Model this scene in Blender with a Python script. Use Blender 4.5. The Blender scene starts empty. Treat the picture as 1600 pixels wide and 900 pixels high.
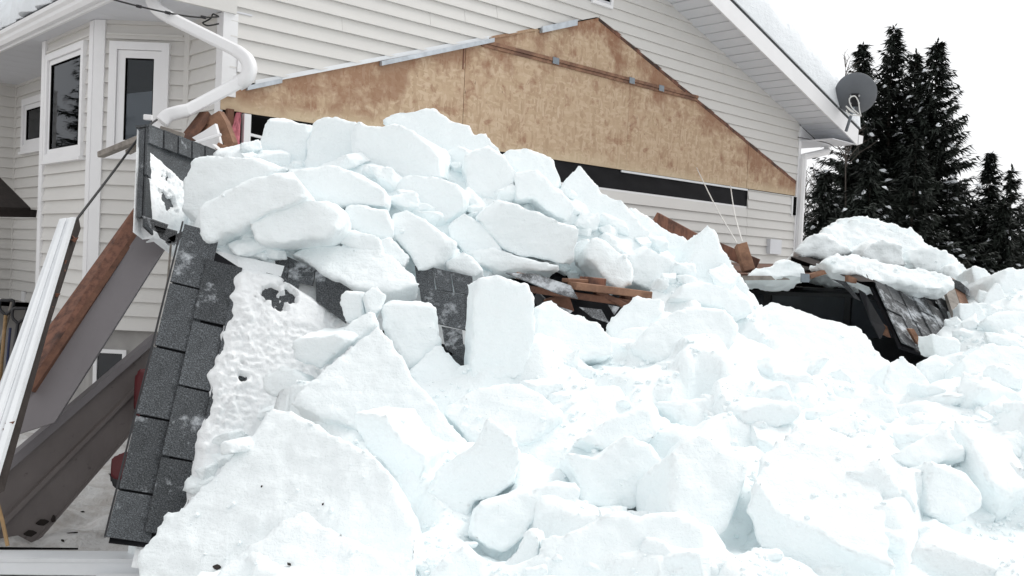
import bpy, bmesh, math, random
import numpy as np
from mathutils import Vector, Matrix, Euler, noise
random.seed(7)
R = math.radians
scene = bpy.context.scene
C = scene.collection

# ------------------------------------------------------------------ camera, world, sun, exposure
F, EYE, PITCH, ROLL = 1450.0, 1.65, R(-1.66), R(2.5)
fw = Vector((0, math.cos(PITCH), math.sin(PITCH)))
up0 = Vector((0, -math.sin(PITCH), math.cos(PITCH)))
rt0 = Vector((1, 0, 0))
rt = rt0 * math.cos(ROLL) + up0 * math.sin(ROLL)
upv = up0 * math.cos(ROLL) - rt0 * math.sin(ROLL)
CAM = Vector((0, 0, EYE))
cd = bpy.data.cameras.new('camera')
cam = bpy.data.objects.new('camera', cd)
C.objects.link(cam)
cd.sensor_width = 36.0
cd.lens = 36.0 * F / 1600.0
cd.clip_start = 0.05
cd.clip_end = 3000
m = Matrix((rt, upv, -fw)).transposed().to_4x4()
m.translation = CAM
cam.matrix_world = m
scene.camera = cam

SUN_EL, SUN_AZ = R(50), R(62)      # azimuth measured clockwise from +Y (camera forward)
w = bpy.data.worlds.new('World')
scene.world = w
w.use_nodes = True
nt = w.node_tree
nt.nodes.clear()
out = nt.nodes.new('ShaderNodeOutputWorld')
bg = nt.nodes.new('ShaderNodeBackground')
sky = nt.nodes.new('ShaderNodeTexSky')
sky.sky_type = 'NISHITA'
sky.sun_disc = False
sky.sun_elevation = SUN_EL
sky.sun_rotation = SUN_AZ
sky.air_density, sky.dust_density, sky.ozone_density = 1.0, 4.0, 1.0
hs = nt.nodes.new('ShaderNodeHueSaturation')
hs.inputs['Saturation'].default_value = 0.06      # the light of a closed white cloud cover
mixw = nt.nodes.new('ShaderNodeMix')
mixw.data_type = 'RGBA'
mixw.inputs[0].default_value = 0.72               # even cloud over the whole sky
mixw.inputs[7].default_value = (10.5, 10.6, 10.75, 1)
nt.links.new(sky.outputs[0], hs.inputs['Color'])
nt.links.new(hs.outputs[0], mixw.inputs[6])
nt.links.new(mixw.outputs[2], bg.inputs[0])
bg.inputs[1].default_value = 0.1
nt.links.new(bg.outputs[0], out.inputs[0])
sl = bpy.data.lights.new('sun', 'SUN')
sl.energy = 1.25
sl.angle = R(24)
sl.color = (1.0, 0.97, 0.93)
sun = bpy.data.objects.new('sun', sl)
C.objects.link(sun)
sd = Vector((math.sin(SUN_AZ) * math.cos(SUN_EL), math.cos(SUN_AZ) * math.cos(SUN_EL), math.sin(SUN_EL)))
sun.rotation_euler = sd.to_track_quat('Z', 'Y').to_euler()
sun.location = (0, 0, 30)
vs = scene.view_settings
vs.view_transform = 'Standard'
vs.look = 'None'
vs.exposure = 0.23
vs.gamma = 1.0
scene.render.engine = 'CYCLES'
scene.cycles.use_denoising = True
scene.cycles.max_bounces = 14
scene.cycles.diffuse_bounces = 12
scene.cycles.glossy_bounces = 3
scene.cycles.transparent_max_bounces = 8
scene.cycles.sample_clamp_indirect = 6
scene.render.film_transparent = False

# ------------------------------------------------------------------ helpers
def ray(px, py):
    return rt * ((px - 800.0) / F) + upv * ((450.0 - py) / F) + fw

def P(px, py, y):
    """the point seen at photograph pixel (px, py), y metres in front of the camera"""
    d = ray(px, py)
    return CAM + d * (y / d.y)

def hit(px, py, O, n):
    d = ray(px, py)
    return CAM + d * ((O - CAM).dot(n) / d.dot(n))

def setp(o, label=None, cat=None, group=None, kind=None):
    if label: o['label'] = label
    if cat: o['category'] = cat
    if group: o['group'] = group
    if kind: o['kind'] = kind
    elif cat: o['kind'] = 'thing'
    return o

def link(name, me, parent=None):
    o = bpy.data.objects.new(name, me)
    C.objects.link(o)
    if parent is not None:
        o.parent = parent
        o.matrix_parent_inverse = parent.matrix_world.inverted()
    return o

def empty(name, loc=(0, 0, 0)):
    o = bpy.data.objects.new(name, None)
    C.objects.link(o)
    o.location = loc
    o.empty_display_size = 0.1
    o.matrix_world = Matrix.Translation(loc)
    return o

def mesh(name, verts, faces, mat, parent=None, smooth=False, center=True):
    vs_ = [Vector(v) for v in verts]
    c = Vector((0, 0, 0))
    if center and vs_:
        lo = Vector((min(v.x for v in vs_), min(v.y for v in vs_), min(v.z for v in vs_)))
        hi = Vector((max(v.x for v in vs_), max(v.y for v in vs_), max(v.z for v in vs_)))
        c = (lo + hi) / 2
        c.z = lo.z
    me = bpy.data.meshes.new(name)
    me.from_pydata([tuple(v - c) for v in vs_], [], faces)
    bm = bmesh.new()
    bm.from_mesh(me)
    bmesh.ops.recalc_face_normals(bm, faces=bm.faces)
    bm.to_mesh(me)
    bm.free()
    if mat is not None:
        me.materials.append(mat)
    if smooth:
        me.polygons.foreach_set('use_smooth', [True] * len(me.polygons))
    o = bpy.data.objects.new(name, me)
    C.objects.link(o)
    o.matrix_world = Matrix.Translation(c)
    if parent is not None:
        o.parent = parent
        o.matrix_parent_inverse = parent.matrix_world.inverted()
    return o

class MB:
    """collects shapes into one mesh"""
    def __init__(self):
        self.v, self.f = [], []
    def add(self, verts, faces):
        b = len(self.v)
        self.v += [Vector(v) for v in verts]
        self.f += [tuple(i + b for i in f) for f in faces]
        return self
    def hexa(self, a, b):
        """a, b: two matching quads"""
        return self.add(list(a) + list(b), [(0, 1, 2, 3), (7, 6, 5, 4), (0, 4, 5, 1), (1, 5, 6, 2), (2, 6, 7, 3), (3, 7, 4, 0)])
    def prism(self, poly, vec):
        n = len(poly)
        vec = Vector(vec)
        vv = [Vector(p) for p in poly] + [Vector(p) + vec for p in poly]
        ff = [tuple(range(n)), tuple(range(2 * n - 1, n - 1, -1))]
        ff += [(i, i + n, (i + 1) % n + n, (i + 1) % n) for i in range(n)]
        return self.add(vv, ff)
    def bar(self, a, b, w_, h_, upd=(0, 0, 1)):
        a, b = Vector(a), Vector(b)
        d = (b - a).normalized()
        u = Vector(upd)
        s = d.cross(u)
        if s.length < 1e-4:
            s = d.cross(Vector((1, 0, 0)))
        s.normalize()
        u = s.cross(d).normalized()
        q = [s * w_ / 2 + u * h_ / 2, -s * w_ / 2 + u * h_ / 2, -s * w_ / 2 - u * h_ / 2, s * w_ / 2 - u * h_ / 2]
        return self.hexa([a + k for k in q], [b + k for k in q])
    def tube(self, pts, r, n=8, square=1.0, ribs=None, upd=(0, 0, 1)):
        pts = [Vector(p) for p in pts]
        rings = []
        prev = None
        for i, p in enumerate(pts):
            d = (pts[min(i + 1, len(pts) - 1)] - pts[max(i - 1, 0)]).normalized()
            if prev is None:
                u = Vector(upd)
                s = d.cross(u)
                if s.length < 1e-3:
                    s = d.cross(Vector((1, 0, 0)))
                s.normalize()
            else:
                s = prev - d * prev.dot(d)
                s.normalize()
            prev = s
            t = s.cross(d)
            rr = r[i] if isinstance(r, (list, tuple)) else r
            ring = []
            for k in range(n):
                a = 2 * math.pi * (k + .5) / n
                ca, sa = math.cos(a), math.sin(a)
                if square < 1.0:
                    q = 1.0 / max(abs(ca), abs(sa))
                    f_ = (1 - square) * q * .86 + square
                    ca, sa = ca * f_, sa * f_
                ring.append(p + (s * ca + t * sa) * rr)
            rings.append(ring)
        vv = [v for g in rings for v in g]
        ff = []
        for i in range(len(rings) - 1):
            for k in range(n):
                ff.append((i * n + k, i * n + (k + 1) % n, (i + 1) * n + (k + 1) % n, (i + 1) * n + k))
        ff.append(tuple(range(n - 1, -1, -1)))
        ff.append(tuple(range((len(rings) - 1) * n, len(rings) * n)))
        return self.add(vv, ff)
    def build(self, name, mat, parent=None, smooth=False):
        return mesh(name, self.v, self.f, mat, parent, smooth)

def smoothpath(pts, k=6):
    """Catmull-Rom through points"""
    pts = [Vector(p) for p in pts]
    q = [pts[0]] + pts + [pts[-1]]
    o = []
    for i in range(1, len(q) - 2):
        for j in range(k):
            t = j / k
            a, b, c_, d = q[i - 1], q[i], q[i + 1], q[i + 2]
            o.append(.5 * ((2 * b) + (c_ - a) * t + (2 * a - 5 * b + 4 * c_ - d) * t * t + (3 * b - a - 3 * c_ + d) * t ** 3))
    o.append(pts[-1])
    return o

# ------------------------------------------------------------------ materials (all procedural)
def newmat(name):
    mt = bpy.data.materials.new(name)
    mt.use_nodes = True
    n = mt.node_tree
    return mt, n, n.nodes['Principled BSDF']

def ramp(n, fac, stops):
    r = n.nodes.new('ShaderNodeValToRGB')
    el = r.color_ramp.elements
    while len(el) < len(stops):
        el.new(0.5)
    for e, (p, c) in zip(el, stops):
        e.position = p
        e.color = (c[0], c[1], c[2], 1) if isinstance(c, (tuple, list)) else (c, c, c, 1)
    n.links.new(fac, r.inputs[0])
    return r.outputs[0]

def tex(n, kind, scale, coord='Object', detail=4, rough=.55, vscale=None, dist=0.0, feature=None):
    tc = n.nodes.new('ShaderNodeTexCoord')
    src = n.nodes.new('ShaderNodeNewGeometry').outputs['Position'] if coord == 'Position' else tc.outputs[coord]
    if vscale:
        mp = n.nodes.new('ShaderNodeMapping')
        mp.inputs['Scale'].default_value = vscale
        n.links.new(src, mp.inputs[0])
        src = mp.outputs[0]
    if kind == 'noise':
        t = n.nodes.new('ShaderNodeTexNoise')
        t.inputs['Scale'].default_value = scale
        t.inputs['Detail'].default_value = detail
        t.inputs['Roughness'].default_value = rough
        t.inputs['Distortion'].default_value = dist
        o = t.outputs[0]
    elif kind == 'voronoi':
        t = n.nodes.new('ShaderNodeTexVoronoi')
        t.inputs['Scale'].default_value = scale
        if feature: t.feature = feature
        o = t.outputs[0]
    else:
        t = n.nodes.new('ShaderNodeTexWave')
        t.inputs['Scale'].default_value = scale
        t.inputs['Distortion'].default_value = dist
        t.inputs['Detail'].default_value = detail
        o = t.outputs[0]
    n.links.new(src, t.inputs['Vector'])
    return o

def mixc(n, fac, a, b, mode='MIX'):
    mx = n.nodes.new('ShaderNodeMix')
    mx.data_type = 'RGBA'
    mx.blend_type = mode
    for sock, val in ((mx.inputs[0], fac), (mx.inputs[6], a), (mx.inputs[7], b)):
        if hasattr(val, 'is_linked'):
            n.links.new(val, sock)
        elif isinstance(val, (int, float)):
            sock.default_value = val
        else:
            sock.default_value = (val[0], val[1], val[2], 1)
    return mx.outputs[2]

def bump(n, b, h, strength, dist=0.01, prev=None):
    bp = n.nodes.new('ShaderNodeBump')
    bp.inputs['Strength'].default_value = strength
    bp.inputs['Distance'].default_value = dist
    n.links.new(h, bp.inputs['Height'])
    if prev is not None:
        n.links.new(prev, bp.inputs['Normal'])
    n.links.new(bp.outputs[0], b.inputs['Normal'])
    return bp.outputs[0]

def simple(name, col, rough=.6, var=0.12, scale=8.0, bstr=.15, bscale=60, metal=0.0, vscale=None, dirt=None, spec=None):
    mt, n, b = newmat(name)
    c2 = tuple(max(0, c * (1 - var)) for c in col)
    c1 = tuple(min(1, c * (1 + var * .5)) for c in col)
    t = tex(n, 'noise', scale, detail=5, vscale=vscale)
    cc = ramp(n, t, [(.3, c2), (.7, c1)])
    if dirt:
        t3 = tex(n, 'noise', dirt[1], detail=6, rough=.65)
        msk = ramp(n, t3, [(dirt[2], 0.0), (dirt[2] + .12, 1.0)])
        cc = mixc(n, msk, cc, dirt[0])
    n.links.new(cc, b.inputs['Base Color'])
    b.inputs['Roughness'].default_value = rough
    b.inputs['Metallic'].default_value = metal
    if spec is not None:
        b.inputs['Specular IOR Level'].default_value = spec
    if bstr:
        bump(n, b, tex(n, 'noise', bscale, detail=4, vscale=vscale), bstr, .004)
    return mt

M = {}
M['siding'] = simple('vinyl_siding_ivory', (.64, .628, .605), .5, .05, 1.6, .08, 25, vscale=(1, 1, 3), dirt=((.55, .535, .505), 2.2, .62))
M['white'] = simple('white_vinyl_trim', (.80, .80, .81), .42, .04, 3, .04, 30)
M['aluminium_white'] = simple('painted_white_aluminium', (.74, .76, .78), .35, .06, 5, .06, 40, dirt=((.30, .27, .25), 34, .70))
M['soffit'] = simple('soffit_vinyl', (.66, .67, .70), .5, .04, 3, .05, 40)
M['concrete'] = simple('foundation_concrete', (.33, .32, .31), .9, .2, 5, .4, 40)
M['membrane'] = simple('black_felt_membrane', (.010, .010, .012), .7, .3, 3, .9, 7, vscale=(1, 1, 2), spec=.15)
M['flashing'] = simple('galvanised_flashing', (.52, .56, .60), .38, .25, 9, .2, 20, metal=.5)
M['darkroof'] = simple('dark_brown_roofing', (.035, .027, .024), .9, .3, 20, .4, 60)
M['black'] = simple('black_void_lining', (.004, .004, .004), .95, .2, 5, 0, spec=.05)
M['blackplastic'] = simple('black_plastic', (.015, .015, .018), .4, .2, 8, .1)
M['rubber'] = simple('black_rubber_cable', (.012, .012, .013), .6, .2, 8, 0)
M['red'] = simple('red_painted_plastic', (.10, .008, .012), .35, .25, 9, .05)
M['carblack'] = simple('black_car_paint', (.008, .008, .010), .25, .2, 4, 0)
M['carglass'] = simple('dark_car_glass', (.02, .024, .03), .12, .2, 4, 0)
M['mauve'] = simple('grey_painted_board', (.195, .18, .188), .7, .10, 3, .15, 30, dirt=((.08, .07, .07), 30, .70))
M['taupe'] = simple('taupe_metal_panel', (.150, .130, .125), .6, .12, 6, .2, 25, dirt=((.03, .025, .022), 22, .645))
M['greymetal'] = simple('dish_grey_metal', (.125, .135, .15), .5, .10, 4, .05)
M['lightmetal'] = simple('light_grey_bracket', (.5, .5, .52), .4, .1, 4, .05, metal=.3)
M['cablewhite'] = simple('white_cable', (.72, .72, .70), .5, .05, 4, 0)
M['insulation'] = simple('pink_insulation', (.62, .20, .24), .95, .35, 12, .8, 30)
M['blue'] = simple('blue_handle', (.02, .03, .09), .5, .2, 4, 0)
M['bamboo'] = simple('yellow_stick', (.34, .215, .10), .6, .25, 20, .2)
M['reflection'] = simple('painted_reflection_grey', (.56, .55, .60), .8, .06, 3, .05)  # pale tone painting the snow mirrored in the bay side pane
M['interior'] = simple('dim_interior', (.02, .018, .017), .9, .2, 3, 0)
M['steel'] = simple('steel_plate', (.22, .25, .28), .4, .2, 20, .1, metal=.6)
M['leaf'] = simple('dead_leaf', (.02, .014, .012), .9, .3, 20, .2)

def wood(name, c1, c2, scale=5.0, stain=None, vs=(1, 1, 1)):
    mt, n, b = newmat(name)
    t = tex(n, 'noise', scale, detail=8, rough=.7, vscale=vs)
    cc = ramp(n, t, [(.3, c1), (.55, c2), (.75, tuple(x * 1.15 for x in c2))])
    if stain:
        msk = ramp(n, tex(n, 'noise', 3.2, detail=5), [(.5, 0.0), (.62, 1.0)])
        cc = mixc(n, msk, cc, stain)
    n.links.new(cc, b.inputs['Base Color'])
    b.inputs['Roughness'].default_value = .75
    bump(n, b, tex(n, 'noise', scale * 6, detail=6, vscale=vs), .35, .004)
    return mt
M['timber'] = wood('wet_brown_timber', (.045, .018, .012), (.20, .088, .055), 11, (.035, .018, .014), (2.6, 2.6, .5))
M['lumber'] = wood('fresh_lumber', (.11, .050, .030), (.27, .145, .088), 10, (.14, .07, .045))
M['lumberdark'] = wood('stained_lumber', (.055, .022, .013), (.15, .066, .038), 10, (.05, .022, .015))
M['greywood'] = wood('weathered_grey_wood', (.13, .115, .10), (.26, .235, .21), 12)

def osb(lines=()):
    mt, n, b = newmat('strand_board')
    geo = 'Object'
    cols = None
    strands = []
    for i, (sx, sz, sc) in enumerate(((1.3, 4.5, 8), (4.5, 1.2, 8), (2.2, 2.6, 11))):
        tc = n.nodes.new('ShaderNodeTexCoord')
        mp = n.nodes.new('ShaderNodeMapping')
        mp.inputs['Rotation'].default_value = (0.4 * i, .9 * i - .7, .5 * i)
        mp.inputs['Scale'].default_value = (sx, sx, sz)
        n.links.new(tc.outputs[geo], mp.inputs[0])
        v = n.nodes.new('ShaderNodeTexVoronoi')
        v.inputs['Scale'].default_value = sc
        n.links.new(mp.outputs[0], v.inputs['Vector'])
        strands.append(v.outputs['Color'])
    def bw(c):
        k = n.nodes.new('ShaderNodeSeparateColor')
        n.links.new(c, k.inputs[0])
        return k.outputs[0]
    a = ramp(n, bw(strands[0]), [(0, (.44, .318, .205)), (.5, (.50, .366, .243)), (1, (.565, .43, .302))])
    b2 = ramp(n, bw(strands[1]), [(0, (.41, .286, .182)), (.6, (.49, .356, .238)), (1, (.56, .43, .305))])
    msel = ramp(n, bw(strands[2]), [(.45, 0.0), (.55, 1.0)])
    cc = mixc(n, msel, a, b2)
    st = ramp(n, tex(n, 'noise', 1.3, detail=6, rough=.62), [(.55, 0.0), (.66, .7)])
    cc = mixc(n, st, cc, (.33, .175, .10))
    st2 = ramp(n, tex(n, 'noise', 5.5, detail=7, rough=.7, dist=.6), [(.55, 0.0), (.66, .75)])
    cc = mixc(n, st2, cc, (.27, .13, .075))
    fl = ramp(n, tex(n, 'noise', 38, detail=2, vscale=(1, 1, .45)), [(.70, 0.0), (.76, .7)])
    cc = mixc(n, fl, cc, (.12, .065, .035))
    pale = ramp(n, tex(n, 'noise', 2.6, detail=5), [(.60, 0.0), (.75, .5)])
    cc = mixc(n, pale, cc, (.62, .49, .34))
    for (p0, nd, reach, mxv, scol, spread) in lines:                     # water stains that ran in along the old roof line
        g = n.nodes.new('ShaderNodeNewGeometry')
        sb = n.nodes.new('ShaderNodeVectorMath'); sb.operation = 'SUBTRACT'; sb.inputs[1].default_value = p0
        dt = n.nodes.new('ShaderNodeVectorMath'); dt.operation = 'DOT_PRODUCT'; dt.inputs[1].default_value = nd
        n.links.new(g.outputs['Position'], sb.inputs[0]); n.links.new(sb.outputs[0], dt.inputs[0])
        ad = n.nodes.new('ShaderNodeMath'); ad.operation = 'MULTIPLY_ADD'; ad.inputs[1].default_value = spread; ad.inputs[2].default_value = -spread / 2
        n.links.new(tex(n, 'noise', 2.4, coord='Position', detail=7, rough=.65), ad.inputs[0])
        sm = n.nodes.new('ShaderNodeMath'); sm.operation = 'ADD'
        n.links.new(dt.outputs['Value'], sm.inputs[0]); n.links.new(ad.outputs[0], sm.inputs[1])
        msk = ramp(n, sm.outputs[0], [(0.0, mxv), (reach, 0.0)])
        cc = mixc(n, msk, cc, scol)
    n.links.new(cc, b.inputs['Base Color'])
    b.inputs['Roughness'].default_value = .8
    bump(n, b, bw(strands[0]), .25, .003)
    return mt

def shingle_mat(name, base, snowy=0.0):
    mt, n, b = newmat(name)
    g = tex(n, 'noise', 210, detail=2, rough=.7)
    cc = ramp(n, g, [(.30, tuple(x * .28 for x in base)), (.5, base), (.68, tuple(min(1, x * 2.7) for x in base))])
    big = tex(n, 'noise', 4, detail=4)
    cc = mixc(n, 1.0, cc, ramp(n, big, [(.3, .75), (.7, 1.2)]), 'MULTIPLY')
    oi = n.nodes.new('ShaderNodeObjectInfo')
    cc = mixc(n, 1.0, cc, ramp(n, oi.outputs['Random'], [(0, .72), (1, 1.25)]), 'MULTIPLY')
    fr = ramp(n, tex(n, 'noise', 5.5, coord='Position', detail=9, rough=.72), [(.60 - snowy, 0.0), (.72 - snowy, .85)])
    cc = mixc(n, fr, cc, (.55, .58, .61))
    n.links.new(cc, b.inputs['Base Color'])
    b.inputs['Roughness'].default_value = .92
    bump(n, b, g, .5, .003)
    return mt
M['shingle'] = shingle_mat('charcoal_shingle', (.060, .065, .070), .0)
M['shingle_frost'] = shingle_mat('frosted_shingle', (.075, .078, .082), .10)

M['shingle_dusted'] = shingle_mat('dusted_shingle', (.055, .06, .065), .055)

def snow_mat(name, col, dirt=0.0, fine=1.0):
    mt, n, b = newmat(name)
    t = tex(n, 'noise', 3.5, coord='Position', detail=5)
    cc = ramp(n, t, [(.3, tuple(x * .975 for x in col)), (.7, col)])
    if dirt:
        d1 = ramp(n, tex(n, 'noise', 4.5, coord='Position', detail=7, rough=.7), [(.42, 0.0), (.72, dirt)])
        cc = mixc(n, d1, cc, (.34, .29, .25))
    sp = ramp(n, tex(n, 'voronoi', 16, coord='Position'), [(.028, 1.0), (.04, 0.0)])
    sp2 = ramp(n, tex(n, 'noise', 2.0, coord='Position', detail=3), [(.60, 0.0), (.66, 1.0)])
    mm = n.nodes.new('ShaderNodeMath'); mm.operation = 'MULTIPLY'
    n.links.new(sp, mm.inputs[0]); n.links.new(sp2, mm.inputs[1])
    cc = mixc(n, mm.outputs[0], cc, (.25, .22, .20))
    n.links.new(cc, b.inputs['Base Color'])
    b.inputs['Roughness'].default_value = .85
    b.inputs['Specular IOR Level'].default_value = .12
    b.inputs['Subsurface Weight'].default_value = 0.0
    b.inputs['Subsurface Radius'].default_value = (.010, .016, .020)
    b.inputs['Subsurface Scale'].default_value = 1.0
    p0 = bump(n, b, tex(n, 'noise', 3.0, coord='Object', detail=5, rough=.6, vscale=(.6, .6, 7)), .16, .05)
    p1 = bump(n, b, tex(n, 'noise', 14, coord='Position', detail=6, rough=.6), .42 * fine, .03, p0)
    bump(n, b, tex(n, 'noise', 62, coord='Position', detail=5, rough=.7), .62 * fine, .008, p1)
    return mt
M['snow'] = snow_mat('packed_snow', (.902, .951, .963))
M['snow_rough'] = snow_mat('crusty_snow', (.93, .95, .96), 0.0, 1.0)
M['snow_roof'] = snow_mat('roof_snow', (.80, .835, .865), 0.0, 1.2)
M['snow_dirty'] = snow_mat('trodden_dirty_snow', (.70, .69, .68), .8, 1.8)

def glass():
    mt, n, b = newmat('window_glass')
    n.nodes.remove(b)
    o = n.nodes['Material Output']
    g = n.nodes.new('ShaderNodeBsdfGlossy'); g.inputs['Roughness'].default_value = .02
    g.inputs['Color'].default_value = (.55, .57, .6, 1)
    t = n.nodes.new('ShaderNodeBsdfTransparent'); t.inputs['Color'].default_value = (.72, .75, .76, 1)
    fr = n.nodes.new('ShaderNodeFresnel'); fr.inputs['IOR'].default_value = 1.5
    mx = n.nodes.new('ShaderNodeMixShader')
    n.links.new(fr.outputs[0], mx.inputs[0]); n.links.new(t.outputs[0], mx.inputs[1]); n.links.new(g.outputs[0], mx.inputs[2])
    n.links.new(mx.outputs[0], o.inputs['Surface'])
    return mt
M['glass'] = glass()
M['needles'] = simple('spruce_needles', (.014, .021, .015), .85, .5, 1.5, 0)
M['bark'] = simple('spruce_bark', (.05, .04, .033), .9, .3, 10, .4)
M['twig'] = simple('bare_twig', (.09, .075, .065), .9, .2, 10, 0)
# ------------------------------------------------------------------ ground
G = 0.12
gv, gf = [], []
xs = [-900, -200, -60, -20, -9, 9, 20, 60, 200, 900]
ys = [-300, -60, -12, 1, 30, 90, 300, 1200]
for j, y in enumerate(ys):
    for i, x in enumerate(xs):
        gv.append((x, y, G))
for j in range(len(ys) - 1):
    for i in range(len(xs) - 1):
        k = j * len(xs) + i
        gf.append((k, k + 1, k + 1 + len(xs), k + len(xs)))
ground = mesh('ground', gv, gf, M['snow_dirty'], center=False)
setp(ground, 'snow covered ground around the house', kind='structure')

# ------------------------------------------------------------------ house frame
d2 = Vector((math.sin(R(46.5)), math.cos(R(46.5)), 0))       # along the gable wall, away to the right
d1 = Vector((-math.cos(R(46.5)), math.sin(R(46.5)), 0))      # along the front wall, away to the left
C0 = P(350, 120, 6.9); C0.z = 0
ZV = Vector((0, 0, 1))
E = 0.1143                                                    # siding exposure

class Wall:
    def __init__(self, O, u, n):
        self.O, self.u, self.n = Vector(O), Vector(u), Vector(n)
    def uv(self, px, py, off=0.0):
        p = hit(px, py, self.O + self.n * off, self.n)
        return ((p - self.O).dot(self.u), p.z)
    def pt(self, a, z, off=0.0):
        return self.O + self.u * a + self.n * off + ZV * (z - self.O.z)

def clip(poly, axis, val, keep_above):
    o = []
    for i in range(len(poly)):
        a, b = poly[i], poly[(i + 1) % len(poly)]
        ia = (a[axis] >= val) == keep_above
        ib = (b[axis] >= val) == keep_above
        if ia: o.append(a)
        if ia != ib:
            t = (val - a[axis]) / (b[axis] - a[axis])
            o.append((a[0] + (b[0] - a[0]) * t, a[1] + (b[1] - a[1]) * t))
    return o

def slab2d(mb, wall, poly, o0, o1):
    mb.prism([wall.pt(a, z, o1) for a, z in poly], -wall.n * (o1 - o0))

def board(wall, poly, z0, parent, mt):
    """one siding course piece: poly in wall coords; its lower edge stands proud"""
    if len(poly) < 3: return
    ar = 0
    for i in range(len(poly)):
        a, b = poly[i], poly[(i + 1) % len(poly)]
        ar += a[0] * b[1] - b[0] * a[1]
    if abs(ar) < 2e-4: return
    n_ = len(poly)
    jit = random.uniform(-.0012, .0012)
    fr = [wall.pt(a, z, .026 + jit - .0215 * min(1, max(0, (z - z0) / E))) for a, z in poly]
    bk = [wall.pt(a, z, .0) for a, z in poly]
    ff = [tuple(range(n_)), tuple(range(2 * n_ - 1, n_ - 1, -1))] + [(i, i + n_, (i + 1) % n_ + n_, (i + 1) % n_) for i in range(n_)]
    mesh('siding_board', fr + bk, ff, mt, parent)

def siding(parent, wall, polys, zbase, joints=0.0, mt=None):
    mt = mt or M['siding']
    for poly in polys:
        zlo, zhi = min(p[1] for p in poly), max(p[1] for p in poly)
        k = math.floor((zlo - zbase) / E)
        while zbase + k * E < zhi:
            z0 = zbase + k * E
            q = clip(clip(poly, 1, z0, True), 1, z0 + E - .0008, False)
            k += 1
            if len(q) < 3: continue
            a0, a1 = min(p[0] for p in q), max(p[0] for p in q)
            cuts = []
            if joints and a1 - a0 > 1.6:
                c_ = a0 + random.uniform(.4, 1) * 2.2
                while c_ < a1 - .5:
                    if random.random() < joints: cuts.append(c_)
                    c_ += random.uniform(2.2, 3.6)
            rest = q
            for c_ in cuts:
                board(wall, clip(rest, 0, c_ - .0012, False), z0, parent, mt)
                rest = clip(rest, 0, c_ + .0012, True)
            board(wall, rest, z0, parent, mt)

house = empty('house', C0)
setp(house, 'ivory sided house with bay window and bare strand board gable patch', 'house')
gable = Wall(C0, d2, -d1)
front = Wall(C0, d1, -d2)
LEN = gable.uv(1247, 260)[0]
s_in, _ = front.uv(296, 120)                       # inner corner where the bay begins
B0 = front.pt(s_in, 0)
db = (d1 - d2).normalized()
nb = (-d1 - d2).normalized()
bays = Wall(B0, db, nb)
wb = bays.uv(150, 120)[0]
B1 = bays.pt(wb, 0)
bayf = Wall(B1, d1, -d2)
wf = bayf.uv(70, 160)[0]
ZS = bays.uv(200, 33)[1]                            # soffit height at the bay
ZB = bays.uv(225, 517)[1]                           # bottom of siding
print('house', 'len', round(LEN, 2), 's_in', round(s_in, 2), 'wb', round(wb, 2), 'wf', round(wf, 2), 'ZS', round(ZS, 2), 'ZB', round(ZB, 2), 'corner soffit', gable.uv(352, 8))
# right rake
ra, rb = gable.uv(1039, 0), gable.uv(1240, 186)
slope = (rb[1] - ra[1]) / (rb[0] - ra[0])
def zrake(s): return ra[1] + slope * (s - ra[0])
best = None
for k in range(5, 120):
    o_ = k * .01
    e1 = gable.uv(1109, 0, o_); e2 = gable.uv(1230, 118, o_)
    err = abs(e1[1] - zrake(e1[0])) + abs(e2[1] - zrake(e2[0]))
    if best is None or err < best[0]: best = (err, o_, gable.uv(1338, 224, o_))
OV = best[1]; SE = best[2][0]
print('slope', round(slope, 3), 'overhang', OV, 'eave end s', round(SE, 2), 'err', round(best[0], 3), 'z right', round(zrake(SE), 2))

# -- gable wall
osbA = gable.uv(345, 142); osbL = gable.uv(340, 170); apex = gable.uv(935, 28); osbR = gable.uv(1246, 287); osbRb = gable.uv(1243, 306)
zr0 = osbRb[1]
def _ln(a, b):
    pa, pb = gable.pt(*a), gable.pt(*b)
    dv = (pb - pa).normalized(); nd = ZV - dv * dv.z
    return (tuple(pa), tuple(-nd.normalized()))
rust, pale_ = (.23, .098, .05), (.60, .49, .335)
ql = _ln(osbL, osbRb)
M['osb'] = osb([_ln(osbA, apex) + (.26, .62, rust, 2.3), _ln(osbR, apex) + (.34, .72, rust, 2.3), (ql[0], tuple(-c for c in ql[1]), .10, .62, pale_, .35)])
bot = lambda s: osbL[1] + (osbRb[1] - osbL[1]) * (s - osbL[0]) / (osbRb[0] - osbL[0])
topz = 6.2
SR = LEN / 2
ztop_at = lambda s: min(topz, zrake(s) + .05 if s > SR else zrake(LEN - s) + .05)
gw_poly = [(0, .0), (LEN, .0), (LEN, zrake(LEN) + .02), (SR, zrake(SR) + .02), (0, zrake(LEN) + .02)]
gw = MB(); slab2d(gw, gable, gw_poly, -.14, -.012)
gwall = gw.build('gable_wall', M['membrane'], house)
zk = gable.uv(400, 90)[1] % E
zl = lambda s: osbA[1] + (apex[1] - osbA[1]) * (s - osbA[0]) / (apex[0] - osbA[0])
zr_ = lambda s: osbR[1] + (apex[1] - osbR[1]) * (s - osbR[0]) / (apex[0] - osbR[0])
above = [(0.03, apex[1]), (LEN - .04, apex[1]), (LEN - .04, zrake(LEN - .04)), (SR, zrake(SR)), (.03, zrake(LEN - .03))]
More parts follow.
